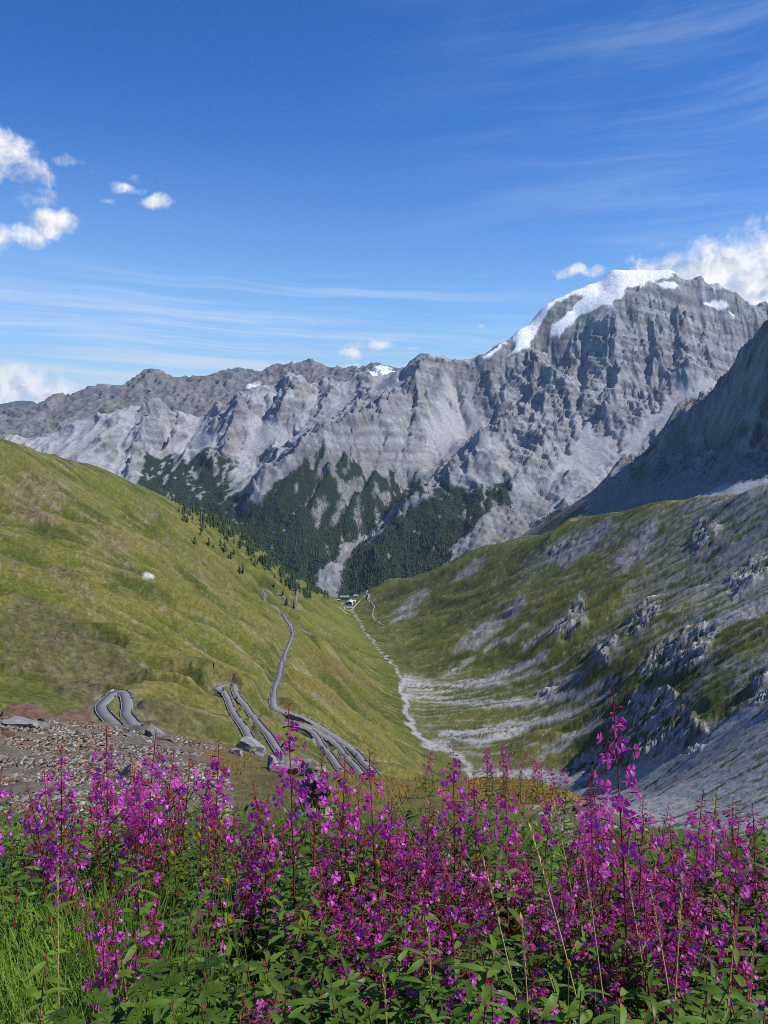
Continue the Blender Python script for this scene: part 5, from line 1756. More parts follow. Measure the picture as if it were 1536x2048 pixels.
def build_rocks():
    g = random.Random(5)
    # named boulders: u, v of the foot, width and height in photo pixels, stone, tilt, label
    big = [(45, 1436, 105, 34, R_RUST, .12, 'rusty brown slab lying along the skyline at the left edge', .32), (140, 1440, 120, 22, R_RUST, -.08, 'thin rust coloured slab right of the biggest rusty slab', .22), (38, 1452, 75, 24, R_GREY, .1, 'pale grey flat rock just below the rusty slab', .4),
           (85, 1456, 34, 14, R_GREY, .0, 'small pale rock right of the pale flat rock at the left', .5), (276, 1464, 52, 18, R_DARK, .1, 'dark flat rock on the skyline below the near hairpin', .4), (262, 1474, 30, 16, R_GREY, 0, 'light grey stone below the dark skyline rock', .6),
           (308, 1474, 52, 32, R_GREY, .3, 'grey angular rock right of the dark skyline rock', .8), (330, 1484, 36, 18, R_DARK, -.2, 'dark stone at the right end of the skyline rocks', .6), (296, 1488, 26, 12, R_GREY, .1, 'small flat grey stone under the skyline rocks', .5),
           (258, 1560, 30, 62, R_TAN, .5, 'upright tan slab leaning among the pink flowers', 1.4), (232, 1582, 34, 20, R_RUST, .2, 'reddish stone beside the leaning tan slab', .6), (500, 1506, 66, 44, R_GREY, .15, 'big pale grey boulder at the edge above the road', .9),
           (470, 1512, 38, 26, R_GREY, -.2, 'smaller grey boulder left of the big pale boulder', .8), (545, 1536, 26, 46, R_GREY, .2, 'narrow upright grey rock right of the big pale boulder', 1.3), (585, 1544, 64, 44, R_GREY, -.1, 'broad lichen covered rock in the middle of the edge', .8),
           (615, 1548, 32, 44, R_GREY, .1, 'tall grey rock right of the lichen covered rock', 1.2), (516, 1512, 22, 14, R_GREY, .1, 'small pale stone at the foot of the big pale boulder', .6), (655, 1648, 44, 50, R_TAN, .1, 'squarish brown block at the foot of the cairn', 1.1),
           (440, 1602, 34, 18, R_GREY, .1, 'flat pale stone among flowers left of the cairn', .5), (118, 1602, 28, 16, R_GREY, 0, 'pale stone in the gravel above the left flowers', .6), (1165, 1632, 44, 24, R_DARK, .1, 'brown overhanging rock on the right gravel patch', .5),
           (1180, 1640, 46, 26, R_GREY, -.1, 'grey rock beside the brown overhanging rock', .6), (1162, 1664, 26, 14, R_GREY, 0, 'small pale stone on the right gravel patch', .6), (1134, 1650, 34, 16, R_TAN, .1, 'tan stone at the left of the right gravel patch', .5),
           (1146, 1578, 24, 14, R_GREY, .1, 'pale stone in the golden grass', .6), (1208, 1568, 30, 24, R_DARK, 0, 'dark rock where the golden grass meets the scree', .7), (1240, 1578, 30, 20, R_GREY, .1, 'grey rock right of the dark rock at the grass edge', .6),
           (180, 1500, 26, 12, R_RUST, .1, 'small rusty stone in the upper left gravel', .5), (60, 1492, 40, 14, R_RUST, .1, 'long rusty stone below the pale rocks at the left', .4), (20, 1474, 48, 18, R_RUST, -.1, 'rusty stone at the left edge below the slab', .4)]
    for i, (u, v, w, h, m, tilt, lab, fl) in enumerate(big):
        x, y, z, _ = kcast([u], [v])
        x, y, z = float(x[0]), float(y[0]), float(z[0])
        px = y / F * 1.03
        me = rock_mesh(100 + i, 1.0, 10, 3)
        me.materials.append(m)
        o = put('rock', me, label=lab, cat='rock', group='rocks on the knoll')
        W, H = w * px, h * px
        o.scale = (W * .88, max(W * .6, H * .6), H * .85)
        o.location = (x, y, z + H * .14)
        o.rotation_euler = (g.uniform(-.1, .1), tilt, g.uniform(-.4, .4))
    # cairn of stacked stones
    cx, cy, cz, _ = kcast([632], [1640])
    cx, cy, cz = float(cx[0]), float(cy[0]), float(cz[0])
    px = cy / F
    where = ['lowest', 'lower', 'middle', 'upper', 'topmost']
    rows = [(0, 4), (16, 4), (33, 3), (50, 3), (66, 3), (82, 2), (97, 2), (112, 1)]
    n = 0
    mats = [R_TAN, R_GREY, R_DARK, R_GREY, R_RUST]
    names = {id(R_TAN): 'tan', id(R_GREY): 'grey', id(R_DARK): 'dark', id(R_RUST): 'rusty'}
    for ri, (zz, c) in enumerate(rows):
        for k in range(c):
            me = rock_mesh(300 + n, 1.0, 9, 2)
            m = mats[(n * 3 + ri) % 5]
            me.materials.append(m)
            side_ = ['single'] if c == 1 else (['left', 'right'] if c == 2 else (['left', 'centre', 'right'] if c == 3 else ['far left', 'left', 'right', 'far right']))
            o = put('cairn_stone', me, label=f'{names[id(m)]} {side_[k]} stone in course {ri + 1} from the ground of the small cairn', cat='stone', group='stones of the cairn')
            o.scale = (g.uniform(26, 36) * px, g.uniform(24, 34) * px, 19 * px)
            o.location = (cx + (k - (c - 1) / 2) * 19 * px + g.uniform(-3, 3) * px, cy + g.uniform(-.02, .02), cz + (zz + 7) * px)
            o.rotation_euler = (g.uniform(-.15, .15), g.uniform(-.2, .2), g.uniform(0, 6))
            n += 1
    # loose stones: the larger ones one by one, the gravel as a mass
    protos = {}
    for mi, m in enumerate((R_GREY, R_RUST, R_TAN, R_GREY)):
        for s in range(4):
            me = rock_mesh(500 + mi * 10 + s, 1.0, 7)
            me.materials.append(m)
            protos[(mi, s)] = me
    q = np.random.default_rng(31)
    u = q.uniform(-20, 460, 60000); v = q.uniform(1432, 1700, 60000)
    u = np.r_[u, q.uniform(1060, 1330, 7000)]; v = np.r_[v, q.uniform(1600, 1740, 7000)]
    x, y, z, hit = kcast(u, v)
    gr, _, _ = knoll_masks(x, y, z)
    ok = hit & (q.random(len(u)) < gr * np.where(u > 1000, .5, 1.0)) & (y > 4.0)
    x, y, z = x[ok], y[ok], z[ok]
    size = .009 + .022 * q.random(len(x)) ** 2.2
    order = np.argsort(-size * F / y)
    big_i = order[:0]
    pick = [i for i in q.permutation(len(x)) if size[i] > .019][:230]
    hues = ['pale grey', 'rusty brown', 'tan', 'light grey']
    for i in pick:
        mi, s = int(q.integers(4)), int(q.integers(4))
        uu, vv = proj(x[i], y[i], z[i])
        area = 'right gravel patch' if uu > 900 else ('scree ' + ('at the skyline ' if vv < 1470 else ('halfway down ' if vv < 1530 else 'behind the flowers ')) + ('near the left edge' if uu < 90 else ('left of the near hairpin' if uu < 190 else ('below the near hairpin' if uu < 290 else 'right of the near hairpin'))))
        sz = 'larger' if size[i] > .025 else 'smaller'
        o = put('stone', protos[(mi, s)], label=f'{sz} {hues[mi]} stone on the {area}', cat='stone', group='loose stones of the knoll')
        a = float(size[i]) * 2.3
        o.scale = (a, a * q.uniform(.6, .9), a * q.uniform(.25, .5))
        o.location = (x[i], y[i], z[i] + a * .05)
        o.rotation_euler = (q.uniform(-.3, .3), q.uniform(-.3, .3), q.uniform(0, 6.28))
    rest = np.setdiff1d(q.permutation(len(x))[:20000], pick)
    base = [rock_mesh(700 + s, 1.0, 4) for s in range(6)]
    tv = []
    for b in base:
        import bmesh
        bm = bmesh.new(); bm.from_mesh(b); bmesh.ops.triangulate(bm, faces=bm.faces[:])
        tv.append((np.array([vv.co for vv in bm.verts]), np.array([[l.index for l in f.verts] for f in bm.faces])))
        bm.free(); bpy.data.meshes.remove(b)
    VV, FF, CC = [], [], []
    off = 0
    w = q.integers(0, 6, len(rest))
    pal = np.array([(.25, .235, .21), (.18, .095, .05), (.21, .155, .10), (.34, .33, .30), (.10, .08, .065)])
    for k in range(6):
        V, Fc = tv[k]
        idx = rest[w == k]
        c = len(idx)
        a = size[idx][:, None] * 1.8
        an = q.uniform(0, 6.28, c)[:, None]
        tx = q.uniform(-.4, .4, c)[:, None]
        lx, ly, lz = V[None, :, 0] * a, V[None, :, 1] * a * .75, V[None, :, 2] * a * q.uniform(.3, .6, c)[:, None]
        lz2 = lz + lx * tx
        VX = x[idx][:, None] + lx * np.cos(an) - ly * np.sin(an); VY = y[idx][:, None] + lx * np.sin(an) + ly * np.cos(an); VZ_ = z[idx][:, None] + .001 + lz2
        VV.append(np.stack((VX, VY, VZ_), -1).reshape(-1, 3))
        FF.append((Fc[None] + (np.arange(c) * len(V))[:, None, None]).reshape(-1, 3) + off)
        cc = pal[q.choice(5, c, p=[.34, .15, .27, .09, .15])] * q.uniform(.75, 1.2, (c, 1))
        CC.append(np.repeat(cc, len(V), 0))
        off += c * len(V)
    me = mesh_from('scree', np.concatenate(VV), np.concatenate(FF), False)
    set_colour(me, np.concatenate(CC))
    put('scree', me, terrain_material('scree_stones', 60.0, var=.22, bump=.3, bdist=.004), label='loose brown and grey gravel covering the knoll', cat='gravel', kind='stuff')


build_rocks()

# ------------------------------------------------------------------ flowers, herbs and grass
M_LEAF = leaf_green('herb_leaf', (.034, .078, .010), (.120, .185, .022), .34, .42, 7.0)
M_LEAF2 = leaf_green('bright_leaf', (.085, .165, .018), (.150, .250, .028), .34, .5, 4.0)
M_BLADE = leaf_green('grass_blade', (.12, .23, .02), (.23, .34, .04), .40, .55, 6.0, per_object=False)
M_GOLD = leaf_green('golden_grass', (.20, .115, .022), (.30, .20, .055), .25, .7, 5.0, per_object=False)
M_STEM = leaf_green('red_stem', (.17, .020, .026), (.28, .045, .045), 0, .55, 12.0)
M_POD = leaf_green('seed_pod', (.10, .014, .022), (.19, .032, .040), 0, .6, 12.0)
M_BUD = leaf_green('flower_bud', (.24, .018, .060), (.33, .030, .10), .1, .55, 12.0)
M_PETAL = leaf_green('magenta_petal', (.50, .028, .40), (.68, .10, .56), .38, .6, 30.0)
M_PALE = leaf_green('pale_stamen', (.55, .42, .60), (.62, .52, .62), .2, .6, 20.0)
M_STRAW = leaf_green('straw', (.46, .31, .11), (.62, .46, .20), .15, .6, 10.0)
M_YEL = leaf_green('yellow_petal', (.62, .40, .012), (.75, .52, .03), .2, .5, 20.0)
M_GSTEM = leaf_green('green_stem', (.10, .15, .03), (.17, .20, .05), .1, .6, 10.0)


class Soup:
    """triangle soup with material slots"""
    def __init__(self):
        self.V, self.F, self.M = [], [], []
        self.n = 0

    def add(self, V, Fc, mi=0):
        V = np.asarray(V, float)
        self.V.append(V)
        Fc = np.asarray(Fc)
        self.F.append(Fc + self.n)
        self.M.append(np.full(len(Fc), mi) if np.isscalar(mi) else np.asarray(mi))
        self.n += len(V)

    def arr(self):
        return np.concatenate(self.V), np.concatenate(self.F), np.concatenate(self.M)

    def mesh(self, name, mats, smooth=True):
        V, Fc, Mi = self.arr()
        me = mesh_from(name, V, Fc, smooth)
        for m in mats:
            me.materials.append(m)
        if len(mats) > 1:
            me.polygons.foreach_set('material_index', Mi.astype(np.int32))
        return me


def tri_tube(pts, rad, n=4):
    pts = np.asarray(pts, float)
    rad = np.broadcast_to(rad, (len(pts),))
    T = np.gradient(pts, axis=0)
    T /= np.linalg.norm(T, axis=1)[:, None] + 1e-12
    ref = np.array((0.3, 0.9, .1)) if abs(T[0][2]) > .7 else np.array((0, 0, 1.0))
    A = np.cross(T, ref); A /= np.linalg.norm(A, axis=1)[:, None] + 1e-12
    B = np.cross(T, A)
    t = np.arange(n) * 2 * np.pi / n
    V = pts[:, None] + (A[:, None] * np.cos(t)[None, :, None] + B[:, None] * np.sin(t)[None, :, None]) * rad[:, None, None]
    Fc = []
    for i in range(len(pts) - 1):
        for j in range(n):
            a, b = i * n + j, i * n + (j + 1) % n
            Fc += [(a, b, b + n), (a, b + n, a + n)]
    return V.reshape(-1, 3), np.array(Fc)


def leaf_arrays(W=.17, droop=.35, fold=.35, wave=0.0, seg=5, twist=0.0):
    """a lance-shaped leaf of unit length along +x"""
    V, Fc = [], []
    for i in range(seg + 1):
        t = i / seg
        w = W * .5 * max(.02, math.sin(math.pi * min(1, t ** .8 * .97 + .03))) ** .85
        x = t * (1 - .25 * droop * t)
        z = .12 * t - droop * t * t
        wz = wave * math.sin(t * 11)
        tw = twist * t
        V += [(x, w * math.cos(tw), z + w * fold + wz + w * math.sin(tw)), (x, 0, z), (x, -w * math.cos(tw), z + w * fold - wz - w * math.sin(tw))]
    for i in range(seg):
        a = i * 3
        for k in (0, 1):
            Fc += [(a + k, a + k + 1, a + k + 4), (a + k, a + k + 4, a + k + 3)]
    return np.array(V), np.array(Fc)


def flower_soup(seed, openness=1.0):
    """four-petalled blossom facing +z on a slender stalk that comes from -z"""
    g = random.Random(seed)
    s = Soup()
    for k in range(4):
        a = math.pi / 2 * k + math.pi / 4 + g.uniform(-.18, .18)
        L = g.uniform(.0178, .0218); W = g.uniform(.0140, .0175)
        cup = g.uniform(.05, .5) / openness
        prof = [(0.0, .12), (.30, .42), (.62, .95), (.85, 1.0), (1.0, .55)]
        V = []
        for (t, w) in prof:
            r = .001 + L * t * math.cos(cup * .9)
            z = L * t * math.sin(cup) + .002 * math.sin(t * 5 + k)
            for q in (-1, 0, 1):
                rr = r - (.0015 if (q == 0 and t == 1.0) else 0)
                V.append((rr * math.cos(a) - q * w * W / 2 * math.sin(a), rr * math.sin(a) + q * w * W / 2 * math.cos(a), z + abs(q) * .0012))
        Fc = []
        for i in range(4):
            for q in (0, 1):
                b = i * 3 + q
                Fc += [(b, b + 3, b + 4), (b, b + 4, b + 1)]
        s.add(V, Fc, 0)
    for k in range(4):
        a = math.pi / 2 * k + g.uniform(-.1, .1)
        ca, sa = math.cos(a), math.sin(a)
        L = .0178
        s.add([(0, 0, -.001), (L * .5 * ca - .0016 * sa, L * .5 * sa + .0016 * ca, -.0005), (L * ca, L * sa, .001), (L * .5 * ca + .0016 * sa, L * .5 * sa - .0016 * ca, -.0005)], [(0, 1, 2), (0, 2, 3)], 1)
    V, Fc = tri_tube([(0, 0, 0), (0, -.001, -.012), (0, -.004, -.026), (0, -.008, -.036)], [.0014, .0016, .0012, .0008], 3)
    s.add(V, Fc, 1)
    for k in range(5):
        a = k * 1.25 + g.uniform(-.3, .3) + (1.2 if k else 0)
        d = np.array((math.cos(a) * .005, math.sin(a) * .005 - .004, .012))
        s.add([(-.0004, 0, 0), (.0004, 0, 0), d, d + np.array((.0009, .0006, .0006))], [(0, 1, 2), (1, 3, 2)], 2)
    return s


def bud_arrays(L=.012, w=.0028):
    return tri_tube([(0, 0, 0), (L * .5, 0, -.0008), (L, 0, -.001), (L * 1.55, 0, -.0022), (L * 1.95, 0, -.003)], [.0006, .0007, w * .8, w, .0003], 4)


def pod_arrays(L, bend, w=.0016):
    t = np.linspace(0, 1, 5)
    return tri_tube(np.stack((L * t * math.cos(.2), 0 * t, bend * L * t * t), 1), [w * .5, w, w, w * .9, w * .3], 4)


def rot_to(d, up=(0, 0, 1), spin=0.0):
    """matrix whose x axis points along d"""
    x = Vector(d).normalized()
    u = Vector(up)
    y = u.cross(x)
    if y.length < 1e-4:
        y = Vector((0, 1, 0))
    y.normalize()
    z = x.cross(y)
    m = Matrix((x, y, z)).transposed()
    return (m @ Matrix.Rotation(spin, 3, 'X')).to_4x4()


def apply(M, V):
    A = np.array(M)
    return V @ A[:3, :3].T + A[:3, 3]


def fireweed_plan(seed, kind):
    """where each leaf, blossom, bud and pod of one plant (0.8 m tall) sits"""
    g = random.Random(seed)
    h = .8
    lx, ly = g.uniform(-.10, .10), g.uniform(-.08, .05)
    bow = g.uniform(-.05, .05)

    def pos(t):
        return Vector((lx * t ** 1.6 + bow * math.sin(t * 3.1), ly * t ** 1.5 + bow * .4 * math.sin(t * 4), h * t))
    pts = [pos(i / 16) for i in range(17)]
    plan = dict(stem=(np.array([tuple(p) for p in pts]), np.linspace(.0040, .0011, 17)), leaf=[], flower=[], bud=[], pod=[])
    t_top = {'flower': .60, 'pod': .58, 'leaf': 1.0, 'tall': .52}[kind]
    t = .12
    ang_ = g.uniform(0, 6.28)
    while t < t_top:
        ang_ += 2.4 + g.uniform(-.4, .4)
        k = t / t_top
        L = (.105 * (1 - .45 * max(0, k - .35) / .65) if kind != 'leaf' else .115 * (1 - .55 * max(0, k - .5) / .5)) * g.uniform(.85, 1.35)
        pit = g.uniform(-.25, .35) + (.5 * max(0, k - .6) if kind == 'leaf' else .25 * k)
        d = Vector((math.cos(ang_) * math.cos(pit), math.sin(ang_) * math.cos(pit), math.sin(pit)))
        M = Matrix.Translation(pos(t)) @ rot_to(d, spin=g.uniform(-.5, .5)) @ Matrix.Scale(L, 4)
        plan['leaf'].append((g.randrange(5), M))
        t += g.uniform(.020, .034) * (1.0 if kind == 'leaf' else 1.15)
    if kind != 'leaf':
        lo, hi = {'flower': (.58, .90), 'pod': (.80, .93), 'tall': (.66, .91)}[kind]
        n = {'flower': g.randint(11, 18), 'pod': g.randint(2, 6), 'tall': g.randint(15, 20)}[kind]
        for i in range(n):
            t = lo + (hi - lo) * (i + g.random()) / n
            ang_ += 2.4 + g.uniform(-.3, .3)
            pit = g.uniform(-.15, .35)
            out = Vector((math.cos(ang_) * math.cos(pit), math.sin(ang_) * math.cos(pit), math.sin(pit)))
            fk = (t - lo) / (hi - lo)
            p = pos(t) + out * (g.uniform(.040, .052) - .014 * fk)
            Z = (out + Vector((0, 0, g.uniform(-.45, .1)))).normalized()
            M = Matrix.Translation(p) @ Z.to_track_quat('Z', 'Y').to_matrix().to_4x4() @ Matrix.Rotation(g.uniform(-.5, .5), 4, 'Z') @ Matrix.Scale(g.uniform(.85, 1.08) * (1.0 - .22 * fk), 4)
            plan['flower'].append((g.randrange(5), M))
        for i in range(16):
            t = hi - .02 + (1.0 - hi + .02) * i / 16
            ang_ += 2.4
            sc = (1.25 - .85 * i / 16) * g.uniform(.8, 1.1)
            pit = -.5 + 1.4 * i / 16
            d = Vector((math.cos(ang_) * math.cos(pit), math.sin(ang_) * math.cos(pit), math.sin(pit)))
            plan['bud'].append((0, Matrix.Translation(pos(t)) @ rot_to(d) @ Matrix.Scale(sc, 4)))
        np_, plo, phi = {'flower': (g.randint(2, 8), .52, .68), 'pod': (g.randint(16, 26), .48, .84), 'tall': (g.randint(9, 16), .50, .70)}[kind]
        for i in range(np_):
            t = plo + (phi - plo) * (i + g.random()) / np_
            ang_ += 2.4 + g.uniform(-.4, .4)
            pit = g.uniform(.35, .9)
            d = Vector((math.cos(ang_) * math.cos(pit), math.sin(ang_) * math.cos(pit), math.sin(pit)))
            plan['pod'].append((g.randrange(3), Matrix.Translation(pos(t)) @ rot_to(d) @ Matrix.Scale(g.uniform(.75, 1.15), 4)))
    return plan


def build_fireweed():
    leafs = [leaf_arrays(.22, .35, .35), leaf_arrays(.24, .55, .25, .012), leaf_arrays(.19, .15, .45), leaf_arrays(.25, .75, .3, .015), leaf_arrays(.20, .30, .2, .02, twist=.5)]
    flows = [flower_soup(s, 1.0 + .2 * (s % 3)) for s in range(5)]
    fl_arr = [f.arr() for f in flows]
    bud = bud_arrays()
    pods = [pod_arrays(.060, .25), pod_arrays(.050, .45), pod_arrays(.068, .12)]
    leaf_me = []
    for V, Fc in leafs:
        me = mesh_from('leaf', V, Fc); me.materials.append(M_LEAF); leaf_me.append(me)
    flower_me = [f.mesh('flower', (M_PETAL, M_BUD, M_PALE)) for f in flows]

    def merged(plan, key, arrs, name, mats):
        s = Soup()
        for k, M in plan[key]:
            a = arrs[k] if isinstance(arrs, list) else arrs
            s.add(apply(M, a[0]), a[1], a[2] if len(a) > 2 else 0)
        return s.mesh(name, mats) if s.V else None
    temps = {}
    for kind, cnt in (('flower', 12), ('pod', 6), ('leaf', 9), ('tall', 7)):
        temps[kind] = []
        for i in range(cnt):
            plan = fireweed_plan(1000 + i + 100 * len(kind) + ord(kind[0]), kind)
            V, Fc = tri_tube(*plan['stem'], 5)
            st = mesh_from('stem', V, Fc); st.materials.append(M_STEM)
            temps[kind].append(dict(plan=plan, stem=st, foliage=merged(plan, 'leaf', leafs, 'foliage', (M_LEAF if kind != 'leaf' or i % 3 else M_LEAF2,)), blossom=merged(plan, 'flower', fl_arr, 'blossom', (M_PETAL, M_BUD, M_PALE)),
                                    bud=merged(plan, 'bud', bud, 'bud', (M_BUD,)), pod=merged(plan, 'pod', pods, 'seed_pod', (M_POD,))))
    g = random.Random(77)

    anchors = [(130, 'near the left edge'), (270, 'below the near hairpin'), (430, 'below the dark seed pods'), (560, 'below the big pale boulder'), (690, 'below the cairn'), (800, 'below the end of the road'), (950, 'below the stream bed'), (1120, 'below the golden grass'),
               (1220, 'just left of the tallest fireweed'), (1330, 'just right of the tallest fireweed'), (1450, 'below the grey scree'), (9999, 'near the right edge')]

    def zone(u, v, h):
        size = 'tall' if h > .72 else ('medium' if h > .55 else 'low')
        row = 'back row' if v < 1640 else ('middle row' if v < 1760 else ('front row' if v < 1900 else 'foremost row'))
        return size, row + ' ' + next(t for lim, t in anchors if u < lim)

    def place(kind, ut, vt, Y, hero, label, group, lean=None, name='fireweed', force_h=None):
        x, y, z = at(ut, vt, Y)
        zg = float(KZ(np.array([x]), np.array([Y]))[0])
        h = z - zg if force_h is None else force_h
        if h < .25 or h > 1.25:
            h = min(max(h, .25), 1.25)
        if '%' in label:
            size, where_ = zone(ut, vt, h)
            label = size + ' ' + label.replace('%', where_)
        t = temps[kind][g.randrange(len(temps[kind]))]
        if kind == 'leaf' and ut < 480 and g.random() < .8:
            t = temps['leaf'][3 * g.randrange(3)]
        s = h / .8
        rz = g.uniform(0, 6.28)
        o = empty(name, (x, y, zg), label, 'flower' if kind != 'leaf' else 'plant', group, rz=rz)
        w = s ** .35 if kind != 'leaf' else 1.0
        o.scale = (w, w, s)
        tip = Vector(tuple(t['plan']['stem'][0][-1]))
        if lean is None:
            lean = g.gauss(0, .10)
        o.rotation_mode = 'ZYX'
        o.rotation_euler = (g.gauss(0, .07), lean, rz)
        tip = o.rotation_euler.to_matrix() @ Vector((tip.x * w, tip.y * w, tip.z * s))
        bx, by = x - tip.x, max(y - tip.y, 1.25)
        o.location = (bx, by, float(KZ(np.array([bx]), np.array([by]))[0]) - .01)
        put('stem', t['stem'], parent=o)
        if hero:
            sub = Matrix.Diagonal((1, 1, 1 / s * w, 1))
            for key, nm, mes in (('leaf', 'leaf', leaf_me), ('flower', 'flower', flower_me)):
                for k, M in t['plan'][key]:
                    c = put(nm, mes[k], parent=o)
                    p = M.to_translation()
                    c.matrix_local = Matrix.Translation(p) @ sub @ Matrix.Translation(-p) @ M
        else:
            put('foliage', t['foliage'], parent=o)
            if t['blossom']:
                put('blossom', t['blossom'], parent=o)
        if t['bud']:
            put('bud_tip', t['bud'], parent=o)
        if t['pod']:
            put('seed_pod', t['pod'], parent=o)
        return o
    # plants one can pick out in the photo: pixel of the tip, distance, lean
    tall = [(1226, 1362, 1.95, .18, 'tallest magenta fireweed standing alone against the scree on the right'), (212, 1436, 2.6, .1, 'tall fireweed whose tip crosses the near hairpin'), (312, 1446, 2.5, 0, 'tall fireweed right of the near hairpin'),
            (122, 1478, 2.6, .05, 'fireweed in front of the left scree'), (576, 1392, 2.45, 0, 'tall fireweed whose tip rises over the lower road'), (438, 1478, 2.7, -.05, 'thin fireweed left of the big pale boulder'), (648, 1492, 2.6, 0, 'fireweed in front of the cairn'),
            (738, 1474, 2.4, .03, 'tall fireweed just right of the lower road'), (906, 1488, 2.7, 0, 'slim fireweed standing before the stream bed'), (948, 1532, 2.6, .05, 'full fireweed right of the slim one by the stream'), (1184, 1524, 2.3, -.1, 'fireweed leaning left beside the tallest one'),
            (1408, 1572, 2.3, .05, 'budding fireweed in front of the grey scree'), (1432, 1590, 2.5, .05, 'second budding fireweed in front of the grey scree'), (1478, 1640, 2.4, 0, 'fireweed at the right end of the scree'), (690, 1500, 2.7, 0, 'fireweed between cairn and lower road end'),
            (1008, 1560, 2.8, 0, 'fireweed in front of the golden grass'), (1108, 1562, 2.9, .05, 'fireweed at the right of the golden grass'), (4, 1534, 2.5, 0, 'fireweed cut by the left edge of the picture'), (284, 1498, 2.7, .05, 'pink fireweed among dark seed pods on the left'),
            (1180, 1560, 2.2, -.05, 'low fireweed left of the tallest one'), (505, 1560, 2.5, 0, 'fireweed below the big pale boulder'), (1290, 1590, 2.05, 0, 'fireweed crowding the foot of the tallest one'), (1340, 1640, 2.2, .1, 'fireweed right of the foot of the tallest one')]
    for u, v, Y, lean, lab in tall:
        place('tall', u, v, Y, True, lab, 'fireweed in bloom', lean * -.4)
    # the bed of flowers behind and around them
    q = np.random.default_rng(5)
    spec = [  # kind, count, u range, tip v range, label
        ('flower', 6, (0, 130), (1560, 1680), 'pink fireweed in the left part of the bed'), ('flower', 8, (100, 340), (1500, 1650), 'fireweed below the left scree'), ('flower', 8, (430, 600), (1560, 1720), 'fireweed in the bed below the big pale boulder'),
        ('flower', 15, (600, 850), (1580, 1820), 'magenta fireweed in the dense middle of the bed'), ('flower', 14, (850, 1060), (1590, 1830), 'magenta fireweed right of the middle of the bed'), ('flower', 11, (1060, 1250), (1640, 1820), 'fireweed left of and below the tallest one'),
        ('flower', 13, (1250, 1540), (1680, 1830), 'fireweed in the right part of the bed'), ('flower', 6, (125, 335), (1775, 1880), 'low fireweed in front at the lower left'), ('flower', 11, (540, 860), (1740, 1880), 'fireweed in front at the middle of the picture foot'),
        ('flower', 13, (860, 1520), (1790, 1960), 'low fireweed half hidden at the lower right'), ('flower', 4, (480, 760), (1900, 1990), 'low fireweed at the foot of the picture'),
        ('pod', 10, (40, 300), (1500, 1620), 'fireweed with dark red seed pods on the left'), ('pod', 11, (320, 430), (1500, 1620), 'fireweed gone to dark seed pods left of the middle'), ('pod', 20, (600, 1000), (1580, 1740), 'seeding fireweed among the middle flowers'),
        ('pod', 22, (1000, 1536), (1590, 1820), 'seeding fireweed among the right flowers')]
    for kind, cnt, ur, vr, lab in spec:
        for i in range(cnt):
            u = float(q.uniform(*ur)); v = float(q.uniform(*vr))
            Y = float(np.interp(v, [1480, 1600, 1750, 1900, 2000], [3.1, 2.75, 2.2, 1.8, 1.65]) + q.uniform(-.25, .35))
            place(kind, u, v, Y, kind == 'flower' and (i % 3 == 0), ('flowering fireweed in the %' if kind == 'flower' else 'seeding fireweed in the %'), 'fireweeds of the flower bed')
    for i in range(14):
        place('flower', float(q.uniform(860, 1180)), float(q.uniform(1545, 1600)), float(q.uniform(6.0, 8.0)), False, 'small distant fireweed at the edge of the golden grass', 'small distant fireweeds', force_h=float(q.uniform(.4, .6)))
    # leafy shoots fill the bed
    for i in range(285):
        u = float(q.uniform(-40, 1580))
        v = float(q.uniform(1640, 2060))
        Y = float(np.interp(v, [1600, 1750, 1900, 2060], [3.2, 2.5, 1.9, 1.5]) + q.uniform(-.25, .25))
        if u < 290 and v > 1790 and i % 6:
            continue
        lab = 'green leafy shoot in the %'
        place('leaf', u, v, Y, False, lab, 'leafy shoots of the flower bed', name='leafy_shoot')


build_fireweed()


def blades(n, xy, h, width, lean, seed):
    """curved grass blades as one soup"""
    g = np.random.default_rng(seed)
    x, y = xy
    z = KZ(x, y)
    hh = h * g.uniform(.55, 1.15, n)
    a = g.uniform(0, 6.28, n)
    ln = lean * g.uniform(.2, 1.2, n) * hh
    dx, dy = np.cos(a) * ln, np.sin(a) * ln
    px, py = -np.sin(a) * width / 2, np.cos(a) * width / 2
    rows = []
    for t, w in ((0, 1), (.4, .9), (.75, .6), (1.0, .0)):
        cx = x + dx * t * t; cy = y + dy * t * t; cz = z + hh * t * (1 - .18 * lean * t)
        rows.append(np.stack((cx - px * w, cy - py * w, cz), -1)); rows.append(np.stack((cx + px * w, cy + py * w, cz), -1))
    V = np.stack(rows, 1)
    f = np.array([(0, 1, 3), (0, 3, 2), (2, 3, 5), (2, 5, 4), (4, 5, 7)])
    return V.reshape(-1, 3), (f[None] + (np.arange(n) * 8)[:, None, None]).reshape(-1, 3)


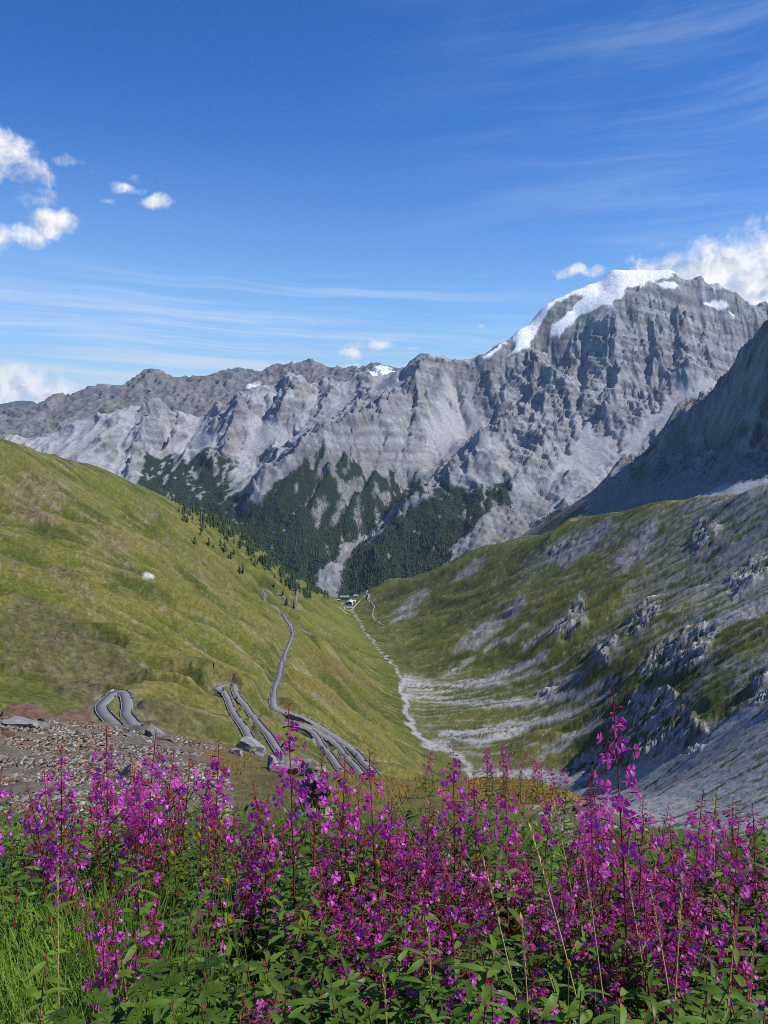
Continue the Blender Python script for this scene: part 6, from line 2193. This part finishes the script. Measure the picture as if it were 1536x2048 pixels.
def build_grass():
    q = np.random.default_rng(8)
    # bright grass at the lower left
    n = 12000
    u = q.uniform(-140, 300, n); Y = q.uniform(1.45, 2.45, n)
    x = (u - 768) / F * Y * 1.08
    me = mesh_from('grass', *blades(n, (x, Y), .44, .007, .6, 1)); put('grass', me, M_BLADE, label='bright green grass at the lower left', cat='grass', kind='stuff')
    # thin grass all through the bed
    n = 5000
    u = q.uniform(-60, 1600, n); Y = q.uniform(1.5, 4.6, n)
    x = (u - 768) / F * Y * 1.05
    me = mesh_from('grass', *blades(n, (x, Y), .26, .004, .6, 2)); put('grass', me, M_BLADE, label='thin grass among the flowers', cat='grass', kind='stuff')
    # golden and mossy tufts along the edge of the knoll
    u = q.uniform(300, 1330, 60000); v = q.uniform(1460, 1700, 60000)
    x, y, z, hit = kcast(u, v)
    gr, go, mo = knoll_masks(x, y, z)
    ok = hit & (q.random(len(u)) < np.maximum(go * .8, mo * .4) + .02) & (y > 4.6)
    x, y = x[ok] + q.normal(0, .03, ok.sum()), y[ok] + q.normal(0, .05, ok.sum())
    me = mesh_from('dry_grass', *blades(len(x), (x, y), .075, .008, .9, 3)); put('dry_grass', me, M_GOLD, label='short golden grass along the edge of the knoll', cat='grass', kind='stuff')
    print('gold blades', len(x))
    # broad low leaves close to the ground
    lv = leaf_arrays(.22, .5, .3)
    n = 6000
    u = q.uniform(-60, 1600, n); Y = q.uniform(1.4, 4.4, n)
    x = (u - 768) / F * Y * 1.06
    z = KZ(x, Y) + q.uniform(.02, .30, n) * np.interp(Y, [1.4, 4.4], [1.0, .8])
    s = Soup()
    a = q.uniform(0, 6.28, n); b = q.uniform(-.5, .5, n); L = q.uniform(.06, .13, n)
    V, Fc = lv
    for k in range(1):
        lx, ly, lz = V[None, :, 0] * L[:, None], V[None, :, 1] * L[:, None], V[None, :, 2] * L[:, None]
        lx2 = lx * np.cos(b)[:, None] - lz * np.sin(b)[:, None]; lz2 = lx * np.sin(b)[:, None] + lz * np.cos(b)[:, None]
        VX = x[:, None] + lx2 * np.cos(a)[:, None] - ly * np.sin(a)[:, None]; VY = Y[:, None] + lx2 * np.sin(a)[:, None] + ly * np.cos(a)[:, None]
        VV = np.stack((VX, VY, z[:, None] + lz2), -1).reshape(-1, 3)
        FF = (Fc[None] + (np.arange(n) * len(V))[:, None, None]).reshape(-1, 3)
    me = mesh_from('undergrowth', VV, FF); put('undergrowth', me, M_LEAF, label='low dark herb leaves covering the ground under the flowers', cat='undergrowth', kind='stuff')


build_grass()


def build_small_plants():
    g = random.Random(3)
    # tall dry grass stalks: foot pixel, tip pixel, distance
    stalks = [((1095, 2060), (968, 1730), 1.75, 'pale dry grass stalk leaning left at the picture foot'), ((1218, 2060), (1058, 1650), 1.8, 'longest dry grass stalk leaning left below the golden grass'), ((1240, 2060), (1173, 1730), 1.85, 'dry grass stalk right of the longest one'),
              ((1335, 2000), (1253, 1725), 1.9, 'dry stalk in front of the tallest fireweed'), ((1345, 2060), (1375, 1765), 1.8, 'dry stalk leaning right at the lower right'), ((1443, 2060), (1488, 1820), 1.75, 'dry stalk near the right edge'), ((1493, 2060), (1523, 1880), 1.7, 'dry stalk closest to the right edge'),
              ((880, 2060), (858, 1880), 1.7, 'short dry stalk at the middle foot'), ((1080, 2060), (1048, 1855), 1.7, 'short dry stalk beside the leaning pale one'), ((792, 2060), (766, 1945), 1.6, 'shortest dry stalk at the middle foot'), ((105, 2000), (105, 1745), 1.8, 'single dry stalk in the left grass'),
              ((1390, 2060), (1310, 1800), 1.8, 'thin dry stalk between two leaning ones on the right'), ((1420, 2000), (1440, 1590), 2.4, 'dry stalk tip before the grey scree'), ((1180, 1900), (1108, 1600), 2.4, 'dry stalk tip below the right gravel patch')]
    for (bu, bv), (tu, tv), Y, lab in stalks:
        x1, y1, z1 = at(tu, tv, Y)
        x0 = at(bu, bv, Y)[0]
        zg = float(KZ(np.array([x0]), np.array([Y]))[0])
        t = empty('dry_grass_stalk', (x0, Y, zg), lab, 'grass', 'tall dry grass stalks')
        dx, dz = x1 - x0, z1 - zg
        tt = np.linspace(0, 1, 9)
        pts = np.stack((dx * tt ** 1.4, .03 * tt, dz * tt), 1)
        V, Fc = tri_tube(pts, np.linspace(.0024, .0012, 9), 4)
        me = mesh_from('stem', V, Fc); me.materials.append(M_STRAW); put('stem', me, parent=t)
        s = Soup()
        for k in range(26):
            f = .80 + .2 * k / 26
            p = np.array((dx * f ** 1.4, .03 * f, dz * f))
            a = g.uniform(0, 6.28)
            d = Vector((math.cos(a) * .35 + dx * .3, math.sin(a) * .35, .9))
            V, Fc = leaf_arrays(.3, .1, .3, seg=2)
            s.add(apply(Matrix.Translation(p) @ rot_to(d) @ Matrix.Scale(g.uniform(.014, .024), 4), V), Fc)
        put('seed_head', s.mesh('seed_head', (M_STRAW,)), parent=t)
    # yellow globe flowers
    yel = [(442, 1649, 'yellow flower highest on the left'), (418, 1662, 'yellow flower left of the highest one'), (398, 1675, 'open yellow flower third from the highest'), (338, 1688, 'yellow flower farthest left of the upper ones'), (344, 1711, 'yellow flower just below the farthest left one'), (454, 1767, 'yellow flower in the shade of leaves'),
           (459, 1846, 'yellow flower low in the green middle'), (410, 1805, 'small yellow bud on the thin pale stems'), (278, 1803, 'small yellow bud left of the thin pale stems'), (1137, 1931, 'yellow flower at the lower right'), (1190, 1956, 'small yellow bud at the lower right'), (755, 1729, 'yellow flower among the middle fireweeds')]
    pet = []
    for r_, n_, up in ((.011, 6, .9), (.009, 5, 1.2)):
        for k in range(n_):
            pet.append((r_, 2 * math.pi * k / n_ + r_ * 90, up))
    for u, v, lab in yel:
        Y = float(np.interp(v, [1600, 1750, 1950], [2.3, 2.0, 1.65]))
        x, y, z = at(u, v, Y)
        zg = float(KZ(np.array([x]), np.array([Y]))[0])
        t = empty('yellow_flower', (x, y, zg), lab, 'flower', 'yellow flowers')
        b = g.uniform(-.04, .04)
        V, Fc = tri_tube([(b, 0, 0), (b * .6, 0, (z - zg) * .5), (0, 0, z - zg - .006)], [.0015, .0012, .0010], 4)
        me = mesh_from('stem', V, Fc); me.materials.append(M_GSTEM); put('stem', me, parent=t)
        small = .55 if 'bud' in lab else 1.0
        for (r_, a, up) in pet:
            V, Fc = leaf_arrays(.95, -.5, .25, seg=3)
            M = Matrix.Translation((0, 0, z - zg - .004)) @ rot_to((math.cos(a) * math.cos(up), math.sin(a) * math.cos(up), math.sin(up))) @ Matrix.Scale(r_ * 1.25 * small, 4)
            me = mesh_from('petal', apply(M, V), Fc); me.materials.append(M_YEL); put('petal', me, parent=t)
    # herbs with hand-shaped leaves
    herb = [(322, 1958, 'herb with hand shaped leaves left of the foot middle'), (350, 2010, 'herb with hand shaped leaves at the picture foot'), (395, 1985, 'hand leaved herb right of the others'), (160, 2010, 'low leafy rosette in the grass at the lower left'), (270, 2000, 'hand leaved herb in the left grass edge')]
    for i, (u, v, lab) in enumerate(herb):
        Y = 1.62
        x, y, z = at(u, v, Y)
        zg = float(KZ(np.array([x]), np.array([Y]))[0])
        t = empty('leafy_herb', (x, y, zg), lab, 'plant', 'low herbs in front')
        for k in range(5 if i != 3 else 9):
            a0 = k * 1.26 + g.uniform(-.3, .3)
            hx, hy = math.cos(a0) * g.uniform(.02, .07), math.sin(a0) * g.uniform(.02, .07)
            hz = (z - zg) * g.uniform(.8, 1.05)
            s = Soup()
            V, Fc = tri_tube([(0, 0, 0), (hx * .6, hy * .6, hz * .6), (hx, hy, hz)], [.0016, .0013, .001], 4)
            s.add(V, Fc)
            tilt = Matrix.Rotation(g.uniform(-.3, .3), 4, 'X') @ Matrix.Rotation(g.uniform(-.3, .3), 4, 'Y')
            for j in range(7):
                a = a0 + (j - 3) * .62
                V, Fc = leaf_arrays(.34, .25, .3, .02)
                s.add(apply(Matrix.Translation((hx, hy, hz)) @ tilt @ rot_to((math.cos(a), math.sin(a), .1)) @ Matrix.Scale(.052 * (1 - .07 * abs(j - 3)), 4), V), Fc)
            put('leaf', s.mesh('leaf', (M_LEAF,)), parent=t)
    # thin pale stems in the green middle
    for i in range(16):
        u0 = g.uniform(340, 470); v1 = g.uniform(1700, 1840)
        Y = g.uniform(1.7, 2.0)
        x, y, z = at(u0, v1, Y)
        zg = float(KZ(np.array([x]), np.array([Y]))[0])
        b = g.uniform(-.08, .08)
        hgt_ = z - zg
        s = Soup()
        V, Fc = tri_tube([(b, 0, 0), (b * .5, .02, hgt_ * .5), (0, 0, hgt_)], [.0013, .0011, .0007], 3)
        s.add(V, Fc)
        for k in range(3):
            f = g.uniform(.5, .85); a = g.uniform(0, 6.28)
            V, Fc = tri_tube([(b * (1 - f), 0, hgt_ * f), (b * (1 - f) + math.cos(a) * .03, math.sin(a) * .03, hgt_ * f + .07)], [.0008, .0005], 3)
            s.add(V, Fc)
        o = put('bare_stem', s.mesh('bare_stem', (M_GSTEM,)), label='thin pale yellow green branching stem in the green middle', cat='plant', group='thin pale stems left of the middle')
        o.location = (x, y, zg)


build_small_plants()

# ------------------------------------------------------------------ mountain air
def build_haze():
    m = bpy.data.materials.new('mountain_air')
    m.use_nodes = True
    T = NT(m.node_tree)
    T.n.clear()
    out = T.new('ShaderNodeOutputMaterial')
    v = T.new('ShaderNodeVolumePrincipled')
    v.inputs['Color'].default_value = (.50, .72, 1.0, 1)
    v.inputs['Density'].default_value = HAZE
    v.inputs['Anisotropy'].default_value = .1
    T.l.new(v.outputs[0], out.inputs['Volume'])
    b = MB()
    b.box(-16000, 16000, -1500, 25500, -3200, 1500)
    put('haze', b.mesh('haze'), m, label='thin blue mountain air filling the valley', cat='haze', kind='stuff')


HAZE = 1.5e-5
build_haze()
